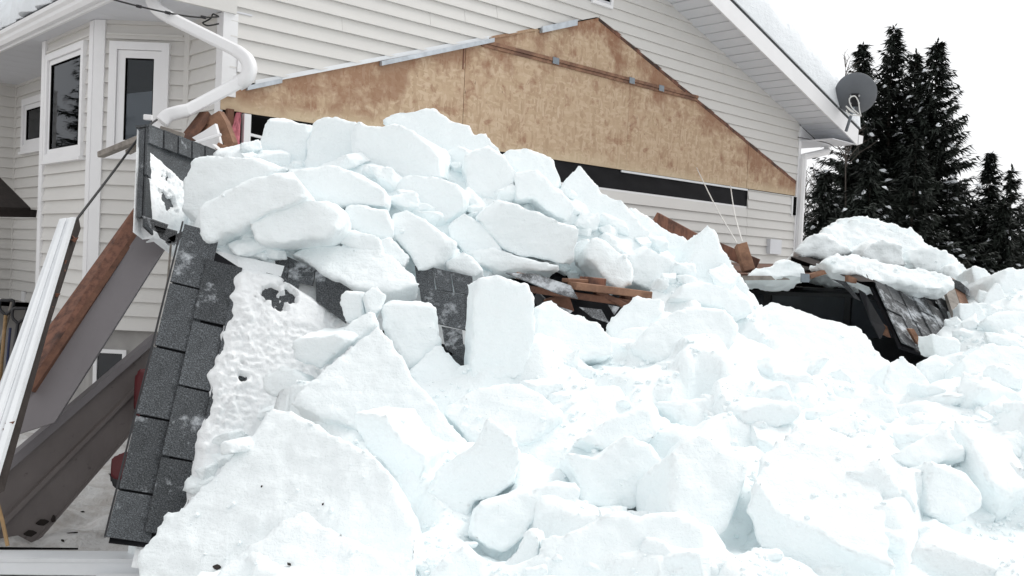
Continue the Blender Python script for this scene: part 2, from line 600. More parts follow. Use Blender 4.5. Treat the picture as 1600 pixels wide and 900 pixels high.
if zrake(LEN) < apex[1]:
    s_at = ra[0] + (apex[1] - ra[1]) / slope
    above = [(LEN - s_at, apex[1]), (s_at, apex[1]), (SR, zrake(SR))]
    leftp = [(0.03, zl(.03) + .012), (apex[0], apex[1] + .012), (LEN - s_at, apex[1]), (.03, zrake(LEN - .03))]
    rightp = [(apex[0], apex[1]), (LEN - .04, zr_(LEN - .04) + .012), (LEN - .04, zrake(LEN - .04)), (s_at, apex[1])]
else:
    leftp = [(0.03, zl(.03) + .012), (apex[0], apex[1] + .012), (.03, apex[1])]
    rightp = [(apex[0], apex[1]), (LEN - .04, zr_(LEN - .04) + .012), (LEN - .04, apex[1])]
siding(gwall, gable, [above, leftp, rightp], zk, .35)
mem_l, mem_r = gable.uv(862, 250)[0], gable.uv(1167, 318)[0]
below_z = bot(0) - .24
zmb = gable.uv(1000, 304)[1]
lowR = [(mem_r, .3), (LEN - .05, .3), (LEN - .05, bot(LEN) - .012), (mem_r, bot(mem_r) - .012)]
lowL = [(1.5, .3), (mem_r - .003, .3), (mem_r - .003, zmb), (1.5, zmb)]
siding(gwall, gable, [lowR, lowL], zmb % E, .3)
# membrane hangs with soft wrinkles where the courses are missing
mv, mf = [], []
nx, nz = 70, 10
for j in range(nz + 1):
    for i in range(nx + 1):
        s = 1.6 + (mem_r - 1.6) * i / nx
        zt_, zb_ = bot(s) - .004, zmb - .05
        z = zb_ + (zt_ - zb_) * j / nz
        mv.append(gable.pt(s, z, -.004 + .010 * noise.noise((s * 5, z * 9, 1)) * (1 if j < nz else 0)))
for j in range(nz):
    for i in range(nx):
        k = j * (nx + 1) + i
        mf.append((k, k + 1, k + nx + 2, k + nx + 1))
mesh('building_paper', mv, mf, M['membrane'], gwall, True)
st = MB()
sa, sb = gable.uv(970, 266)[0], gable.uv(1167, 300)[0]
slab2d(st, gable, [(sa, bot(sa) - .028), (sb, bot(sb) - .028), (sb, bot(sb) - .006), (sa, bot(sa) - .006)], .0, .014)
st.build('starter_strip', M['aluminium_white'], gwall)
st = MB()
for k in range(60):                                  # nail slots of the exposed siding hem
    a = mem_l + .02 + k * (mem_r - mem_l - .04) / 60
    slab2d(st, gable, [(a, zmb + .008), (a + .02, zmb + .008), (a + .02, zmb + .016), (a, zmb + .016)], .0, .0035)
slab2d(st, gable, [(1.6, zmb), (mem_r - .004, zmb), (mem_r - .004, zmb + .022), (1.6, zmb + .022)], -.004, .002)
st.build('nail_hem', M['white'], gwall)

# -- strand board
osbp = empty('sheathing', gable.pt(4, 2)); osbp.parent = house; osbp.matrix_parent_inverse = house.matrix_world.inverted()
strip = lambda s: gable.uv(772, 73.6)[1]
zst = strip(0)
seams = [osbA[0], gable.uv(724, 150)[0], gable.uv(981, 180)[0], gable.uv(1168, 250)[0], osbR[0]]
full = [(osbA[0], osbA[1]), (osbL[0], osbL[1]), (osbRb[0], bot(osbRb[0])), (osbR[0], osbR[1]), (apex[0], apex[1])]
for i in range(4):
    q = clip(clip(full, 0, seams[i] + .0025, True), 0, seams[i + 1] - .0025, False)
    q = clip(q, 1, zst - .004, False)
    b_ = MB(); slab2d(b_, gable, q, -.011, .006 + .002 * (i % 2)); b_.build('osb_panel', M['osb'], osbp)
qt = clip(full, 1, zst + .004, True)
b_ = MB(); slab2d(b_, gable, qt, -.011, .005); b_.build('osb_panel', M['osb'], osbp)
for off, hh in ((.022, .016), (-.012, .014)):
    b_ = MB()
    s0_, s1_ = gable.uv(752, 66)[0], gable.uv(1088, 157)[0]
    slab2d(b_, gable, [(s0_ + off, zst + off - hh), (s1_, zst + off - hh), (s1_, zst + off + hh), (s0_ + off, zst + off + hh)], .008, .03 if off > 0 else .022)
    b_.build('wood_strip', M['lumber'], osbp)
for px_, py_ in ((865, 98), (984, 128), (1030, 141)):
    a, z = gable.uv(px_, py_)
    b_ = MB(); slab2d(b_, gable, [(a - .045, zst - .02), (a + .045, zst - .02), (a + .045, zst + .045), (a - .045, zst + .045)], .03, .034)
    b_.build('metal_clip', M['steel'], osbp)
# flashing along the left slope and its torn pieces
def slope_strip(x0, x1, lo, hi, o0, o1, name, mt, tilt=0.0):
    (a, _), (c, _) = gable.uv(x0, 100), gable.uv(x1, 60)
    b_ = MB(); slab2d(b_, gable, [(a, zl(a) + lo), (c, zl(c) + lo + tilt), (c, zl(c) + hi + tilt), (a, zl(a) + hi)], o0, o1)
    b_.build(name, mt, gwall)
slope_strip(398, 762, -.006, .030, .0, .022, 'step_flashing', M['aluminium_white'])
slope_strip(592, 768, -.050, -.010, .010, .045, 'bent_flashing', M['flashing'], .012)
slope_strip(840, 896, -.040, .022, .008, .050, 'bent_flashing', M['flashing'], .006)
slope_strip(385, 440, -.035, .0, .008, .035, 'bent_flashing', M['flashing'], .004)
slope_strip(762, 838, -.004, .022, .0, .018, 'edge_board', M['osb'])
b_ = MB()
q = [(apex[0], apex[1] - .03), (osbR[0], osbR[1] - .03), (osbR[0], osbR[1] + .015), (apex[0], apex[1] + .015)]
slab2d(b_, gable, q, .0, .010); b_.build('roof_line_board', M['timber'], gwall)
for (px_, py_, l_) in ((724, 70, .22),):
    a, z = gable.uv(px_, py_)
    b_ = MB(); slab2d(b_, gable, [(a - .005, z - l_), (a + .005, z - l_), (a + .005, z + .03), (a - .005, z + .03)], .006, .012)
    b_.build('dark_seam_strip', M['timber'], gwall)

# -- garage side opening under the board, its frame and torn insulation
a0, z0 = gable.uv(383, 180); a1, z1 = gable.uv(492, 250)
zt_ = bot(a0) - .012
win = empty('window', gable.pt(a0, z1)); win.parent = house; win.matrix_parent_inverse = house.matrix_world.inverted()
win['label'] = 'dark broken window opening under the strand board'
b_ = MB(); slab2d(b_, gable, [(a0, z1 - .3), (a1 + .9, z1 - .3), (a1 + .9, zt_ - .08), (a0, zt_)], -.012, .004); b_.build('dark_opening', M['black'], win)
b_ = MB(); slab2d(b_, gable, [(a0 - .03, z1 - .3), (a0 + .025, z1 - .3), (a0 + .025, zt_), (a0 - .03, zt_)], .004, .05); b_.build('frame', M['white'], win)
b_ = MB(); slab2d(b_, gable, [(a0 + .025, z1 + .12), (a1 + .4, z1 + .02), (a1 + .4, z1 + .035), (a0 + .025, z1 + .14)], .006, .03); b_.build('sash_bar', M['white'], win)
iv, if_ = [], []
for j in range(15):
    for i in range(9):
        a = -.02 + (a0 - .05 + .02) * i / 8
        z = zt_ - .42 * j / 14
        wob = noise.noise((i * .7, j * .6, 3))
        wid = .35 + .65 * min(1, j / 8)
        iv.append(gable.pt(a0 - .05 + (a - a0 + .05) * wid * .75, z, .03 + .06 * math.sin(math.pi * i / 8) * (.6 + wob)))
for j in range(14):
    for i in range(8):
        k = j * 9 + i
        if_.append((k, k + 1, k + 10, k + 9))
mesh('torn_insulation', iv, if_, M['insulation'], house, True)
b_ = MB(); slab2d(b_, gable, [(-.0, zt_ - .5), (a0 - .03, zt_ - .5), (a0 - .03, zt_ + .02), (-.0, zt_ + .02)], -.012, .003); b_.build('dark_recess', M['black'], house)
b_ = MB(); slab2d(b_, gable, [(.02, zt_ - .5), (.07, zt_ - .5), (.07, zt_ + .02), (.02, zt_ + .02)], .003, .04); b_.build('stud', M['lumberdark'], house)

# -- corner trim on the gable
def post(name, wall, a, z0, z1, w1, parent=house, off=.03, mt=None):
    b_ = MB(); slab2d(b_, wall, [(a - w1 / 2, z0), (a + w1 / 2, z0), (a + w1 / 2, z1), (a - w1 / 2, z1)], -.01, off)
    return b_.build(name, mt or M['white'], parent)
post('corner_post', gable, .028, gable.uv(350, 150)[1], ZS - .01, .115, off=.024)
post('corner_post', front, .05, front.uv(335, 200)[1] - .2, ZS - .01, .09, off=.022)
post('corner_post', gable, LEN - .02, .3, zrake(LEN) - .02, .06, off=.026)
b_ = MB(); a, z = gable.uv(1237, 322)
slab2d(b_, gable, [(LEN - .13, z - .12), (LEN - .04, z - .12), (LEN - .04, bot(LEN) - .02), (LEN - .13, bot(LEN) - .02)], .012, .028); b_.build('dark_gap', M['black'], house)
b_ = MB(); slab2d(b_, gable, [(LEN - .155, z - .14), (LEN - .13, z - .14), (LEN - .13, bot(LEN) - .02), (LEN - .155, bot(LEN) - .02)], .0, .032)
b_.build('j_channel', M['white'], house)
a, z = gable.uv(1205, 386)
b_ = MB(); slab2d(b_, gable, [(a - .14, z - .09), (a + .14, z - .09), (a + .14, z + .10), (a - .14, z + .10)], .01, .07); b_.build('meter_cover', M['soffit'], house)

# -- small vent high in the gable
a, z = gable.uv(938, 10)
vent = empty('gable_vent', gable.pt(a, z)); vent.parent = house; vent.matrix_parent_inverse = house.matrix_world.inverted()
hw = .16
b_ = MB()
for q in ([(a - hw, z), (a + hw, z), (a + hw, z + .035), (a - hw, z + .035)], [(a - hw, z + .4), (a + hw, z + .4), (a + hw, z + .435), (a - hw, z + .435)],
          [(a - hw, z + .036), (a - hw + .035, z + .036), (a - hw + .035, z + .399), (a - hw, z + .399)], [(a + hw - .035, z + .036), (a + hw, z + .036), (a + hw, z + .399), (a + hw - .035, z + .399)]):
    slab2d(b_, gable, q, .0, .04)
b_.build('frame', M['white'], vent)
for k in range(7):
    zz = z + .04 + k * .052
    b_ = MB(); b_.hexa([gable.pt(a - hw + .036, zz, .034), gable.pt(a + hw - .036, zz, .034), gable.pt(a + hw - .036, zz + .008, .034), gable.pt(a - hw + .036, zz + .008, .034)],
                       [gable.pt(a - hw + .036, zz + .03, .012), gable.pt(a + hw - .036, zz + .03, .012), gable.pt(a + hw - .036, zz + .038, .012), gable.pt(a - hw + .036, zz + .038, .012)])
    b_.build('slat', M['soffit'], vent)
b_ = MB(); slab2d(b_, gable, [(a - hw + .03, z + .03), (a + hw - .03, z + .03), (a + hw - .03, z + .4), (a - hw + .03, z + .4)], .0175, .019); b_.build('dark_backing', M['black'], vent)

# -- front wall, bay walls
def wall_part(name, wall, poly, joints=0.0, excl=None, th=.12):
    b_ = MB(); slab2d(b_, wall, poly, -th, -.002)
    o = b_.build(name, M['siding'], house)
    a0, a1 = min(p[0] for p in poly), max(p[0] for p in poly)
    z0, z1 = min(p[1] for p in poly), max(p[1] for p in poly)
    polys = [poly]
    if excl:
        xa, xb, za, zb = excl
        polys = [[(a0, z0), (a1, z0), (a1, za), (a0, za)], [(a0, zb), (a1, zb), (a1, z1), (a0, z1)], [(a0, za), (xa, za), (xa, zb), (a0, zb)], [(xb, za), (a1, za), (a1, zb), (xb, zb)]]
    siding(o, wall, polys, ZB, joints)
    return o
FAR = front.uv(20, 420)[0]
wall_part('front_wall', front, [(.1, ZB), (s_in, ZB), (s_in, ZS), (.1, ZS)])
left_a = front.uv(72, 300)[0] - .9
fw0 = front.uv(42, 190); fw1 = front.uv(100, 240)
fwz0, fwz1 = front.uv(40, 238)[1], front.uv(44, 156)[1]
left_b = front.uv(-140, 300)[0]
wall_part('front_wall', front, [(left_a, ZB), (FAR, ZB), (FAR, ZS), (left_a, ZS)], 0, (left_a + .15, front.uv(40, 190)[0], fwz0, fwz1))
ent = Wall(front.pt(FAR, 0), -d2, -d1)
wall_part('entry_wall', ent, [(-.0, ZB), (1.5, ZB), (1.5, ZS), (-.0, ZS)])
bs = (bays.uv(170, 240)[0], bays.uv(264, 200)[0], bays.uv(200, 244)[1], bays.uv(200, 67)[1])
xa, xb = sorted((bs[0], bs[1]))
wall_part('bay_side_wall', bays, [(0.01, ZB), (wb - .01, ZB), (wb - .01, ZS), (0.01, ZS)], 0, (xa, xb, bs[2], bs[3]), .06)
fx = sorted((bayf.uv(78, 160)[0], bayf.uv(137, 160)[0])); fz0, fz1 = bayf.uv(110, 248)[1], bayf.uv(110, 76)[1]
wall_part('bay_front_wall', bayf, [(0.01, ZB), (wf - .01, ZB), (wf - .01, ZS), (0.01, ZS)], 0, (fx[0], fx[1], fz0, fz1), .06)

# dark backing room behind the windows
def window(wall, xa, xb, za, zb, label, fw_=.07, sash=.055, reflection=None, parent=house, cmat='reflection'):
    wn = empty('window', wall.pt((xa + xb) / 2, za)); wn.parent = parent; wn.matrix_parent_inverse = parent.matrix_world.inverted()
    wn['label'] = label
    def ring(name, x0, x1, z0, z1, t, o0, o1, mt):
        b_ = MB()
        for q in ([(x0, z0), (x1, z0), (x1, z0 + t), (x0, z0 + t)], [(x0, z1 - t), (x1, z1 - t), (x1, z1), (x0, z1)],
                  [(x0, z0 + t), (x0 + t, z0 + t), (x0 + t, z1 - t), (x0, z1 - t)], [(x1 - t, z0 + t), (x1, z0 + t), (x1, z1 - t), (x1 - t, z1 - t)]):
            slab2d(b_, wall, q, o0, o1)
        return b_.build(name, mt, wn)
    ring('frame', xa, xb, za, zb, fw_, .002, .048, M['white'])
    i0, i1, j0, j1 = xa + fw_ + .003, xb - fw_ - .003, za + fw_ + .003, zb - fw_ - .003
    ring('sash', i0, i1, j0, j1, sash, .006, .030, M['white'])
    ring('gasket', i0 + sash, i1 - sash, j0 + sash, j1 - sash, .008, .005, .026, M['black'])
    g0, g1, h0, h1 = i0 + sash + .008, i1 - sash - .008, j0 + sash + .008, j1 - sash - .008
    b_ = MB(); slab2d(b_, wall, [(g0, h0), (g1, h0), (g1, h1), (g0, h1)], .012, .016); b_.build('pane', M['glass'], wn)
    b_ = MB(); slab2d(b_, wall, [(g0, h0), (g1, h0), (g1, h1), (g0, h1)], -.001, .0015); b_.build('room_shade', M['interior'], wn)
    if reflection:
        c0, c1 = reflection
        b_ = MB(); slab2d(b_, wall, [(g0, h0), (g1, h0), (g1, h0 + (h1 - h0) * c1), (g0, h0 + (h1 - h0) * c0)], .0025, .006); b_.build('painted_reflection', M[cmat], wn)  # flat sheet painted as the reflection in the lower pane
    sl_ = MB(); slab2d(sl_, wall, [(xa - .02, za - .03), (xb + .02, za - .03), (xb + .02, za - .002), (xa - .02, za - .002)], .002, .065); sl_.build('sill', M['white'], wn)
    return wn
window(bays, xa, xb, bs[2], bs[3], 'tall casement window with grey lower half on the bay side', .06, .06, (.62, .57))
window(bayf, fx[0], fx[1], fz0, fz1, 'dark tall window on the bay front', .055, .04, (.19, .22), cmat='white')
window(front, left_a + .15, front.uv(40, 190)[0], fwz0, fwz1, 'small window on the wall left of the bay', .07, .05, None)
# bay corner posts and inner corner trim
post('bay_corner_post', bays, wb - .035, ZB - .02, ZS - .004, .085, off=.034)
post('bay_corner_post', bayf, .045, ZB - .02, ZS - .006, .085, off=.030)
post('bay_corner_post', bayf, wf - .04, ZB - .02, ZS - .004, .09, off=.034)
post('inner_corner_trim', bays, .02, ZB, ZS - .004, .035, off=.028, mt=M['siding'])
post('inner_corner_trim', front, s_in - .02, ZB, ZS - .004, .030, off=.026, mt=M['siding'])
post('inner_corner_trim', front, FAR - .02, ZB, ZS, .04, off=.03, mt=M['siding'])
for wl, x0, x1 in ((bays, .05, wb - .085), (bayf, .09, wf - .09)):        # frieze strip under the soffit
    b_ = MB(); slab2d(b_, wl, [(x0, ZS - .115), (x1, ZS - .115), (x1, ZS - .10), (x0, ZS - .10)], .002, .030); b_.build('frieze_trim', M['siding'], house)
# foundation with basement window
b_ = MB()
fp = [front.pt(.02, 0, -.02), front.pt(s_in, 0, -.02), bays.pt(wb, 0, -.03), bayf.pt(wf, 0, -.03), front.pt(s_in + wf + 1.2, 0, -.03), front.pt(FAR, 0, -.03), ent.pt(1.5, 0, -.03), ent.pt(1.5, 0, -1.5), front.pt(.02, 0, -3)]
b_.prism([p.copy() for p in fp], (0, 0, ZB - .004)); b_.build('foundation', M['concrete'], house)
bx = sorted((bays.uv(145, 575)[0], bays.uv(196, 575)[0])); bz0, bz1 = bays.uv(168, 604)[1], bays.uv(168, 546)[1]
bw_ = empty('basement_window', bays.pt(bx[0], bz0)); bw_.parent = house; bw_.matrix_parent_inverse = house.matrix_world.inverted()
b_ = MB()
for q in ([(bx[0], bz0), (bx[1], bz0), (bx[1], bz0 + .03), (bx[0], bz0 + .03)], [(bx[0], bz1 - .03), (bx[1], bz1 - .03), (bx[1], bz1), (bx[0], bz1)],
          [(bx[0], bz0 + .03), (bx[0] + .03, bz0 + .03), (bx[0] + .03, bz1 - .03), (bx[0], bz1 - .03)], [(bx[1] - .03, bz0 + .03), (bx[1], bz0 + .03), (bx[1], bz1 - .03), (bx[1] - .03, bz1 - .03)]):
    slab2d(b_, bays, q, -.03, .0)
b_.build('frame', M['white'], bw_)
b_ = MB(); slab2d(b_, bays, [(bx[0] + .03, bz0 + .03), (bx[1] - .03, bz0 + .03), (bx[1] - .03, bz1 - .03), (bx[0] + .03, bz1 - .03)], -.03, -.014); b_.build('pane', M['carglass'], bw_)
# outlet cover on the front wall
a, z = front.uv(40, 468)
b_ = MB(); slab2d(b_, front, [(a - .06, z - .09), (a + .06, z - .09), (a + .06, z + .09), (a - .06, z + .09)], .012, .03); b_.build('outlet_cover', M['white'], house)

# -- eaves over the bay: soffit, fascia, gutter
bd = (bayf.O - C0).dot(-d2)                       # how far the bay front stands out
EO = bd + .16                                     # fascia line
tl0, tl1 = -.02, FAR + 2.4
def hp(s, t, z): return C0 + d2 * s + d1 * t + ZV * z
sof = empty('eave_soffit', hp(-EO, 0, ZS)); sof.parent = house; sof.matrix_parent_inverse = house.matrix_world.inverted()
npan = int((tl1 - tl0) / .30)
for k in range(npan):
    t0 = tl0 + (tl1 - tl0) * k / npan; t1 = tl0 + (tl1 - tl0) * (k + 1) / npan - .004
    b_ = MB(); b_.hexa([hp(-EO, t0, ZS), hp(-EO, t1, ZS), hp(.2, t1, ZS), hp(.2, t0, ZS)], [hp(-EO, t0, ZS + .012), hp(-EO, t1, ZS + .012), hp(.2, t1, ZS + .012), hp(.2, t0, ZS + .012)])
    b_.build('soffit_panel', M['soffit'], sof)
b_ = MB(); b_.hexa([hp(-EO - .025, tl0, ZS - .02), hp(-EO - .025, tl1, ZS - .02), hp(-EO - .001, tl1, ZS - .02), hp(-EO - .001, tl0, ZS - .02)],
                   [hp(-EO - .025, tl0, ZS + .125), hp(-EO - .025, tl1, ZS + .125), hp(-EO - .001, tl1, ZS + .125), hp(-EO - .001, tl0, ZS + .125)])
b_.build('fascia', M['white'], house)
prof = [(-.027, .0), (-.065, .0), (-.085, .03), (-.088, .055), (-.11, .075), (-.115, .105), (-.106, .105), (-.10, .08), (-.075, .055), (-.06, .01), (-.027, .01)]
vv = [hp(-EO + a, tl0, ZS + b) for a, b in prof] + [hp(-EO + a, tl1, ZS + b) for a, b in prof]
n_ = len(prof)
mesh('gutter', vv, [tuple(range(n_)), tuple(range(2 * n_ - 1, n_ - 1, -1))] + [(i, i + n_, (i + 1) % n_ + n_, (i + 1) % n_) for i in range(n_)], M['white'], house)
ps_ = abs(slope)
b_ = MB(); q = [(-EO - .02, ZS - .018), (.06, ZS - .018), (.06, ZS + .12 + ps_ * (EO + .06)), (-EO - .02, ZS + .12)]
b_.prism([hp(a, -.05, z) for a, z in q], d1 * .028); b_.build('eave_end_board', M['siding'], house)
# roof slabs: front slope (over the bay) and right slope
ps = abs(slope)
zE = ZS + .125
RS = LEN / 2
zRidge = zE + ps * (RS + EO + .03)
b_ = MB(); b_.hexa([hp(-EO - .06, tl0, zE), hp(-EO - .06, tl1, zE), hp(RS, tl1, zRidge + .02), hp(RS, tl0, zRidge + .02)],
                   [hp(-EO - .06, tl0, zE + .03), hp(-EO - .06, tl1, zE + .03), hp(RS, tl1, zRidge + .05), hp(RS, tl0, zRidge + .05)])
b_.build('roof', M['shingle'], house)
b_ = MB()
ql_ = [(.08, zE - .10 + ps * (EO + .08)), (RS, zRidge - .10), (RS, zRidge + .045), (.08, zE + .025 + ps * (EO + .08))]
b_.prism([hp(a, -.06, z) for a, z in ql_], d1 * .03); b_.build('rake_board', M['white'], house)
zr = lambda s: zrake(s)
TB = 9.0
b_ = MB(); b_.hexa([hp(RS, -OV, zr(RS) + .19), hp(SE + .02, -OV, zr(SE + .02) + .19), hp(SE + .02, TB, zr(SE + .02) + .19), hp(RS, TB, zr(RS) + .19)],
                   [hp(RS, -OV - .02, zr(RS) + .225), hp(SE + .05, -OV - .02, zr(SE + .05) + .225), hp(SE + .05, TB, zr(SE + .05) + .225), hp(RS, TB, zr(RS) + .225)])
b_.build('roof', M['shingle'], house)
# rake soffit boards, fascia
rs = empty('rake_soffit', hp(SE, -OV, zr(SE))); rs.parent = house; rs.matrix_parent_inverse = house.matrix_world.inverted()
sx = RS
wp = .165
while sx < SE - .02:
    e = min(sx + wp - .016, SE)
    b_ = MB(); b_.hexa([hp(sx, -OV, zr(sx)), hp(e, -OV, zr(e)), hp(e, -.002, zr(e)), hp(sx, -.002, zr(sx))], [hp(sx, -OV, zr(sx) + .012), hp(e, -OV, zr(e) + .012), hp(e, -.002, zr(e) + .012), hp(sx, -.002, zr(sx) + .012)])
    b_.build('soffit_panel', M['soffit'], rs)
    sx += wp
b_ = MB(); b_.hexa([hp(RS, -OV + .3, zr(RS) + .014), hp(SE, -OV + .3, zr(SE) + .014), hp(SE, 8, zr(SE) + .014), hp(RS, 8, zr(RS) + .014)], [hp(RS, -OV + .3, zr(RS) + .04), hp(SE, -OV + .3, zr(SE) + .04), hp(SE, 8, zr(SE) + .04), hp(RS, 8, zr(RS) + .04)])
b_.build('roof_deck', M['black'], house)
b_ = MB(); b_.hexa([hp(RS, -OV - .022, zr(RS) - .02), hp(SE, -OV - .022, zr(SE) - .02), hp(SE, -OV - .001, zr(SE) - .02), hp(RS, -OV - .001, zr(RS) - .02)],
                   [hp(RS, -OV - .022, zr(RS) + .188), hp(SE, -OV - .022, zr(SE) + .188), hp(SE, -OV - .001, zr(SE) + .188), hp(RS, -OV - .001, zr(RS) + .188)])
b_.build('rake_fascia', M['white'], house)
b_ = MB(); b_.prism([gable.pt(LEN - .05, zr(SE) - .003, -.012), gable.pt(SE - .003, zr(SE) - .003, -.012), gable.pt(LEN - .05, zr(LEN - .05) + .008, -.012)], d1 * .02); b_.build('eave_gusset', M['white'], house)
# right eave: boxed return, gutter end, downspout
zc = zr(SE)
b_ = MB(); b_.hexa([hp(LEN - .02, -OV, zc - .012), hp(SE + .002, -OV, zc - .012), hp(SE + .002, 6, zc - .012), hp(LEN - .02, 6, zc - .012)], [hp(LEN - .02, -OV, zc - .002), hp(SE + .002, -OV, zc - .002), hp(SE + .002, 6, zc - .002), hp(LEN - .02, 6, zc - .002)])
b_.build('eave_return', M['soffit'], house)
b_ = MB(); b_.hexa([hp(SE + .004, -OV - .03, zc - .015), hp(SE + .12, -OV - .03, zc + .02), hp(SE + .12, 6, zc + .02), hp(SE + .004, 6, zc - .015)], [hp(SE + .004, -OV - .03, zc + .12), hp(SE + .13, -OV - .03, zc + .12), hp(SE + .13, 6, zc + .12), hp(SE + .004, 6, zc + .12)])
b_.build('gutter', M['white'], house)
pc = gable.pt(LEN + .03, 0, .05)
z1_, z2_ = gable.uv(1256, 262)[1], .4
b_ = MB(); b_.tube([Vector((pc.x, pc.y, z1_ + .1)), Vector((pc.x, pc.y, z1_)), Vector((pc.x, pc.y, z2_))], .052, 8, .5)
b_.build('downspout', M['white'], house)
e1 = hp(SE + .02, -.05, zc + .02)
b_ = MB(); b_.tube([e1, e1 + Vector((0, 0, -.10)), Vector((pc.x, pc.y, z1_ + .13)), Vector((pc.x, pc.y, z1_ - .02))], .05, 8, .5)
b_.build('downspout_elbow', M['white'], house)
b_ = MB(); b_.tube(smoothpath([hp(LEN - .1, -.03, zc + .03), hp(LEN + .2, -.3, zc - .03), hp(SE - .1, -OV + .2, zc - .07), hp(SE, -OV, zc)], 6), .006, 6); b_.build('loose_cable', M['blackplastic'], house)

# -- big white downspout bent round the near corner
D = 6.62
ds = empty('downspout', P(330, 120, D)); ds.parent = house; ds.matrix_parent_inverse = house.matrix_world.inverted()
ds['label'] = 'white downspout bent round the corner post'
def elbow(pts, r, k=14):
    path = smoothpath(pts, k)
    rr = [r * (1 + .022 * (i % 2)) for i in range(len(path))]
    b_ = MB(); b_.tube(path, rr, 16, .12); return b_
RD = .051
elbow([P(234, -30, D), P(237, -6, D), P(246, 14, D), P(266, 28, D)], RD).build('elbow', M['white'], ds, True)
b_ = MB(); b_.tube([P(264, 27, D), P(371, 80, D)], RD * .97, 16, .12); b_.build('pipe', M['white'], ds)
elbow([P(369, 79, D), P(385, 92, D - .02), P(390, 108, D - .03), P(384, 123, D - .03), P(371, 131, D - .02)], RD).build('elbow', M['white'], ds, True)
b_ = MB(); b_.tube([P(374, 129, D - .02), P(290, 174, D - .25)], RD * .95, 16, .12); b_.build('pipe', M['white'], ds)
elbow([P(292, 173, D - .25), P(277, 176, D - .28), P(262, 181, D - .3), P(252, 191, D - .32)], RD).build('elbow', M['white'], ds, True)
a, z = gable.uv(374, 103)
b_ = MB(); slab2d(b_, gable, [(a - .03, z - .05), (a + .03, z - .05), (a + .03, z + .05), (a - .03, z + .05)], .015, .03); b_.build('strap', M['white'], ds)

# -- service cable to the corner
svc = empty('service_cable', P(345, 25, 6.8)); setp(svc, 'thin black overhead service cable ending in a loop at the corner post', 'cable')
b_ = MB(); b_.tube(smoothpath([P(120, -22, 6.0), P(180, 0, 6.3), P(262, 20, 6.55), P(310, 27, 6.7), P(342, 26, 6.83)], 8), .006, 6); b_.build('span', M['rubber'], svc, True)
b_ = MB(); b_.tube(smoothpath([P(342, 26, 6.83), P(333, 22, 6.8), P(330, 28, 6.79), P(322, 33, 6.79), P(317, 36, 6.79), P(325, 40, 6.79), P(342, 37, 6.83)], 8), .006, 6); b_.build('loop', M['rubber'], svc, True)
for x_, y_, dd in ((217, 10, 6.42), (262, 20, 6.55), (318, 27, 6.72)):
    b_ = MB(); b_.tube([P(x_ - 4, y_ - 1, dd), P(x_ + 4, y_ + 1, dd)], .011, 6); b_.build('clamp', M['blackplastic'], svc)

# -- dark entry canopy at the far left
cn = empty('entry_canopy', front.pt(FAR, 1.5)); setp(cn, 'dark brown canopy roof corner over the entry at left', 'canopy')
cy = 9.0
q = [P(-60, 215, cy + .6), P(0, 277, cy), P(48, 325, cy - .2), P(-60, 322, cy - .9)]
b_ = MB(); b_.prism(q, (0, 0, -.03)); b_.build('canopy_roof', M['darkroof'], cn)
b_ = MB(); b_.hexa([P(-60, 324, cy - .9), P(48, 327, cy - .2), P(46, 339, cy - .2), P(-60, 337, cy - .9)], [p + Vector((.0, .12, 0)) for p in (P(-60, 324, cy - .9), P(48, 327, cy - .2), P(46, 339, cy - .2), P(-60, 337, cy - .9))])
b_.build('fascia', M['darkroof'], cn)
# ------------------------------------------------------------------ snow lying on the roofs
def noisy_slab(name, grid, thick, mat, seed=0, amp=.05, sc=2.5, edge=.9):
    """grid[j][i]: base points; thick(u,v)-> metres; closed lumpy sheet with rounded rim"""
    nj, ni = len(grid), len(grid[0])
    v, f = [], []
    for j in range(nj):
        for i in range(ni):
            u, w_ = i / (ni - 1), j / (nj - 1)
            t = thick(u, w_)
            p = grid[j][i]
            q_ = Vector((p.x * sc + seed, p.y * sc, p.z * sc))
            nz = noise.fractal(q_, .7, 2.0, 5) * amp * .6 + (abs(noise.noise(q_ * 1.3)) + .5 * abs(noise.noise(q_ * 3.1)) - .35) * amp * 1.5
            rim = min(1.0, min(u, 1 - u) * ni / 3.0, min(w_, 1 - w_) * nj / 3.0)
            v.append(p + ZV * max(.012, (t + nz) * math.sqrt(rim)))
    for j in range(nj):
        for i in range(ni):
            v.append(grid[j][i] - ZV * .0)
    off = nj * ni
    for j in range(nj - 1):
        for i in range(ni - 1):
            k = j * ni + i
            f.append((k, k + 1, k + ni + 1, k + ni))
            f.append((off + k + ni, off + k + ni + 1, off + k + 1, off + k))
    for i in range(ni - 1):
        f.append((i + 1, i, off + i, off + i + 1))
        k = (nj - 1) * ni + i
        f.append((k, k + 1, off + k + 1, off + k))
    for j in range(nj - 1):
        k = j * ni
        f.append((k, k + ni, off + k + ni, off + k))
        k = j * ni + ni - 1
        f.append((k + ni, k, off + k, off + k + ni))
    return mesh(name, v, f, mat, None, True)

# right slope: front edge overhangs the rake fascia a little, thick and rounded
ni, nj = 130, 60
grid = [[hp(RS + .6 + (SE + .06 - RS - .6) * i / (ni - 1), -OV - .03 + 2.6 * (j / (nj - 1)) ** 1.3, zr(RS + .6 + (SE + .06 - RS - .6) * i / (ni - 1)) + .228 + (.0)) for i in range(ni)] for j in range(nj)]
def tr(u, v): return (.62 - .22 * max(0, (u - .8) / .2) ** 2) * min(1, .55 + v * 2.0)
sr = noisy_slab('roof_snow', grid, tr, M['snow_roof'], 3, .075, 3.2)
setp(sr, 'thick smooth snow along the right roof edge of the house', 'snow', kind='thing')
